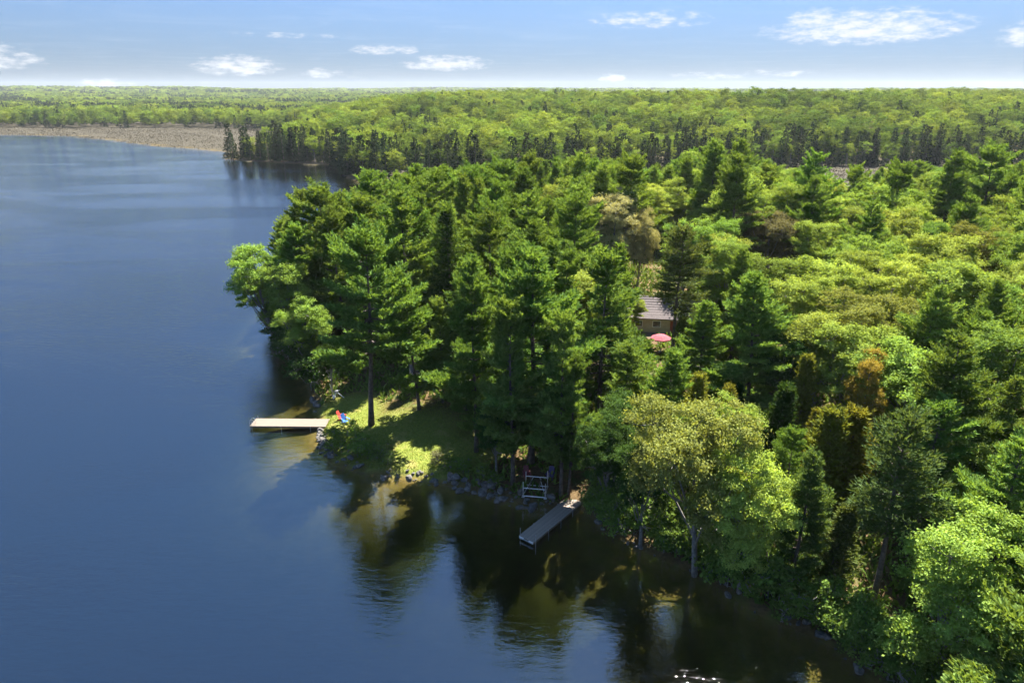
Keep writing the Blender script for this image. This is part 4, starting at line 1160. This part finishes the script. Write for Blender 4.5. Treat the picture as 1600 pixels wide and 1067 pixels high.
# ------------------------------------------------------------------ bushes
def bushes(lst, label, group, tint):
    for i, (x, y, h) in enumerate(lst):
        c = np.array(ALB[tint]) * rnd.uniform(.85, 1.15)
        plant('bush', x, y, h, rnd.uniform(.85, 1.1), tuple(c), label[i] if isinstance(label, list) else label, group)
bushes([(-19.8, 70.6, 3.1), (-17.6, 69.3, 2.9), (-18.8, 72.6, 2.6), (-16.2, 68.5, 2.3), (-21.2, 72.4, 2.2)], 'dark green bush in the thicket above the riprap beside the pale dock', 'thicket above the riprap', 'mid')
bushes([(-15.2, 68.4, 2.0), (-13.9, 67.4, 1.8), (-14.4, 69.6, 1.5)], 'sunlit leafy shrub at the edge of the bright lawn patch', 'sunlit shrubs by the lawn', 'light')
bushes([(-8.3, 67.2, 1.7)], ['dark purple-brown shrub on the lawn edge beside the sunlit grass'], None, 'brown')
bushes([(-6.9, 66.3, 1.9), (-5.1, 65.4, 2.0), (-3.2, 64.6, 1.8), (-1.8, 63.4, 1.4)], 'shaded green bush above the boulders beyond the lawn', 'bushes above the lawn boulders', 'mid')
bl_ = [(x + rnd.uniform(.3, 1.2), y + rnd.uniform(.4, 1.6), rnd.uniform(2.2, 5.2)) for x, y in shore_walk(3, 10, 34)]
bl_.sort(key=lambda p: p[0])
bushes(bl_, [ORD[i] + ' bush along the near shore counted from the grey dock' for i in range(len(bl_))], 'bushes on the near shore', 'mid')
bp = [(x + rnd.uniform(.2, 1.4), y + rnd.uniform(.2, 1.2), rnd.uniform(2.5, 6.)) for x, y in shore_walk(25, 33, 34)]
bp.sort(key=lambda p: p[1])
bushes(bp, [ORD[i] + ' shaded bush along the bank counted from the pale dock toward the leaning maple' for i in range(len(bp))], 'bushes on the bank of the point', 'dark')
bu = []
while len(bu) < 36:
    y = rnd.uniform(42, 100); x = rnd.uniform(8, .8 * y)
    if sdist(np.array([x]), np.array([y]))[0] > 3 and math.hypot(x - 22, y - 94) > 5: bu.append((x, y, rnd.uniform(1.2, 3.2)))
bushes(bu, 'understorey bush under the trees of the near slope', 'understorey bushes of the near slope', 'mid')

# small conifers scattered over the brown wetland
for i in range(26):
    x = rnd.uniform(70, 300); y = rnd.uniform(250, 380)
    far_plant('needle', x, y, rnd.uniform(3, 8), 'small dark spruce standing alone in the brown wetland', 'small spruces in the brown wetland')
# dead branches hanging over the water at the tip
db = MB()
def twig(p, d, L, r0, lvl):
    q = p + d * L; db.tube([p, (p + q) / 2 + np.array([rnd.gauss(0, .05) for _ in range(3)]) * L, q], [r0, r0 * .75, r0 * .5], 5)
    if lvl:
        for k in range(3):
            nd = d + np.array([rnd.gauss(0, .45) for _ in range(3)]); nd /= np.linalg.norm(nd); twig(p + d * L * rnd.uniform(.4, 1), nd, L * .6, r0 * .55, lvl - 1)
twig(np.array([0., 0, 0]), np.array([-.86, -.3, .42]), 2.4, .08, 3)
dbo = db.build('dead_branch', M['grey_bark'], None, (-35.8, 101.5, .2)); tag(dbo, 'bare grey dead branches reaching over the lake from the point', 'dead branch')

# ------------------------------------------------------------------ ground cover
def blades(name, x, y, hmin, hmax, wmin, wmax, mat, lean=.35, label=None):
    n = len(x); z = ground_z(x, y); P = np.stack([x, y, z - .03], 1); a = rng.uniform(0, 6.283, n)
    s = np.stack([np.cos(a), np.sin(a), 0 * a], 1) * rng.uniform(wmin, wmax, (n, 1)) * .5
    up = np.stack([rng.normal(0, lean, n), rng.normal(0, lean, n), np.ones(n)], 1) * rng.uniform(hmin, hmax, (n, 1))
    V = np.stack([P - s, P + s, P + up + s * .4, P + up - s * .4], 1).reshape(-1, 3)
    o = link(name, mesh_np(name, V, np.arange(4 * n).reshape(-1, 4), mat, False, {'tone': ('FACE', 'FLOAT', rng.uniform(0, 1, n))}))
    return tag(o, label, None, None, 'stuff')
M['under'] = leaf_mat('undergrowth_leaves', (.075, .115, .024), .4, .3, 0)
M['grass'] = leaf_mat('lawn_grass', (.125, .150, .026), .35, .3, 0)
M['reed'] = leaf_mat('marsh_reeds', (.043, .037, .025), .25, .3, 0, (1.1, 1., .8), .12)
n = 120000; y = rng.uniform(36, 215, n) ** 1.0; x = rng.uniform(-44, .85 * y, n)
d = sdist(x, y); lw = np.maximum.reduce([seg_blob(-14, 74, 10.5, 8.5, x, y), seg_blob(-8.5, 69, 6.5, 5, x, y), seg_blob(-21.5, 80, 5, 6, x, y)])
k = (d > .6) & (lw < .35) & (wav(x, y, 3.2) > -.55) & (np.hypot(x - 25, y - 108) > 8) & (np.hypot(x - 7.5, y - 63) > 3)
blades('undergrowth', x[k], y[k], .2, .95, .15, .5, M['under'], .6, 'low green undergrowth on the forest floor')
n = 60000; x = rng.uniform(-26, 0, n); y = rng.uniform(63, 88, n); d = sdist(x, y)
lw = np.maximum.reduce([seg_blob(-14, 74, 10.5, 8.5, x, y), seg_blob(-8.5, 69, 6.5, 5, x, y), seg_blob(-21.5, 80, 5, 6, x, y)])
k = (d > .5) & (lw > .3)
blades('grass', x[k], y[k], .04, .12, .05, .12, M['grass'], .5, 'short green grass of the lawn')
n = 90000; x = rng.uniform(-900, -170, n); y = rng.uniform(440, 860, n); d = sdist(x, y)
edge = np.interp(x, [-1500, -650, -500, -420, -330, -260, -200, -150], [850, 835, 830, 835, 815, 780, 745, 700])
k = (d > .5) & (y < edge + 6) & (wav(x, y, 22.) + rng.normal(0, .35, n) > -.55)
x2 = rng.uniform(-20, 360, 40000); y2 = rng.uniform(205, 432, 40000); k2 = (sdist(x2, y2) > 1)
blades('marsh_reeds', np.concatenate([x[k], x2[k2]]), np.concatenate([y[k], y2[k2]]), .2, .55, .3, .8, M['reed'], .4, 'brown dry marsh reeds and low scrub')

# ------------------------------------------------------------------ air
m, t, o = new_mat('haze')
pv = N(t, 'ShaderNodeVolumePrincipled'); pv.inputs['Color'].default_value = (.86, .93, 1, 1); pv.inputs['Density'].default_value = HAZE; pv.inputs['Anisotropy'].default_value = .2
t.links.new(pv.outputs[0], o.inputs['Volume'])
hz_ = MB().box((0, 3700, 60), (16400, 8600, 150)).build('haze', m); tag(hz_, 'thin blue haze over the far hills', None, None, 'stuff')
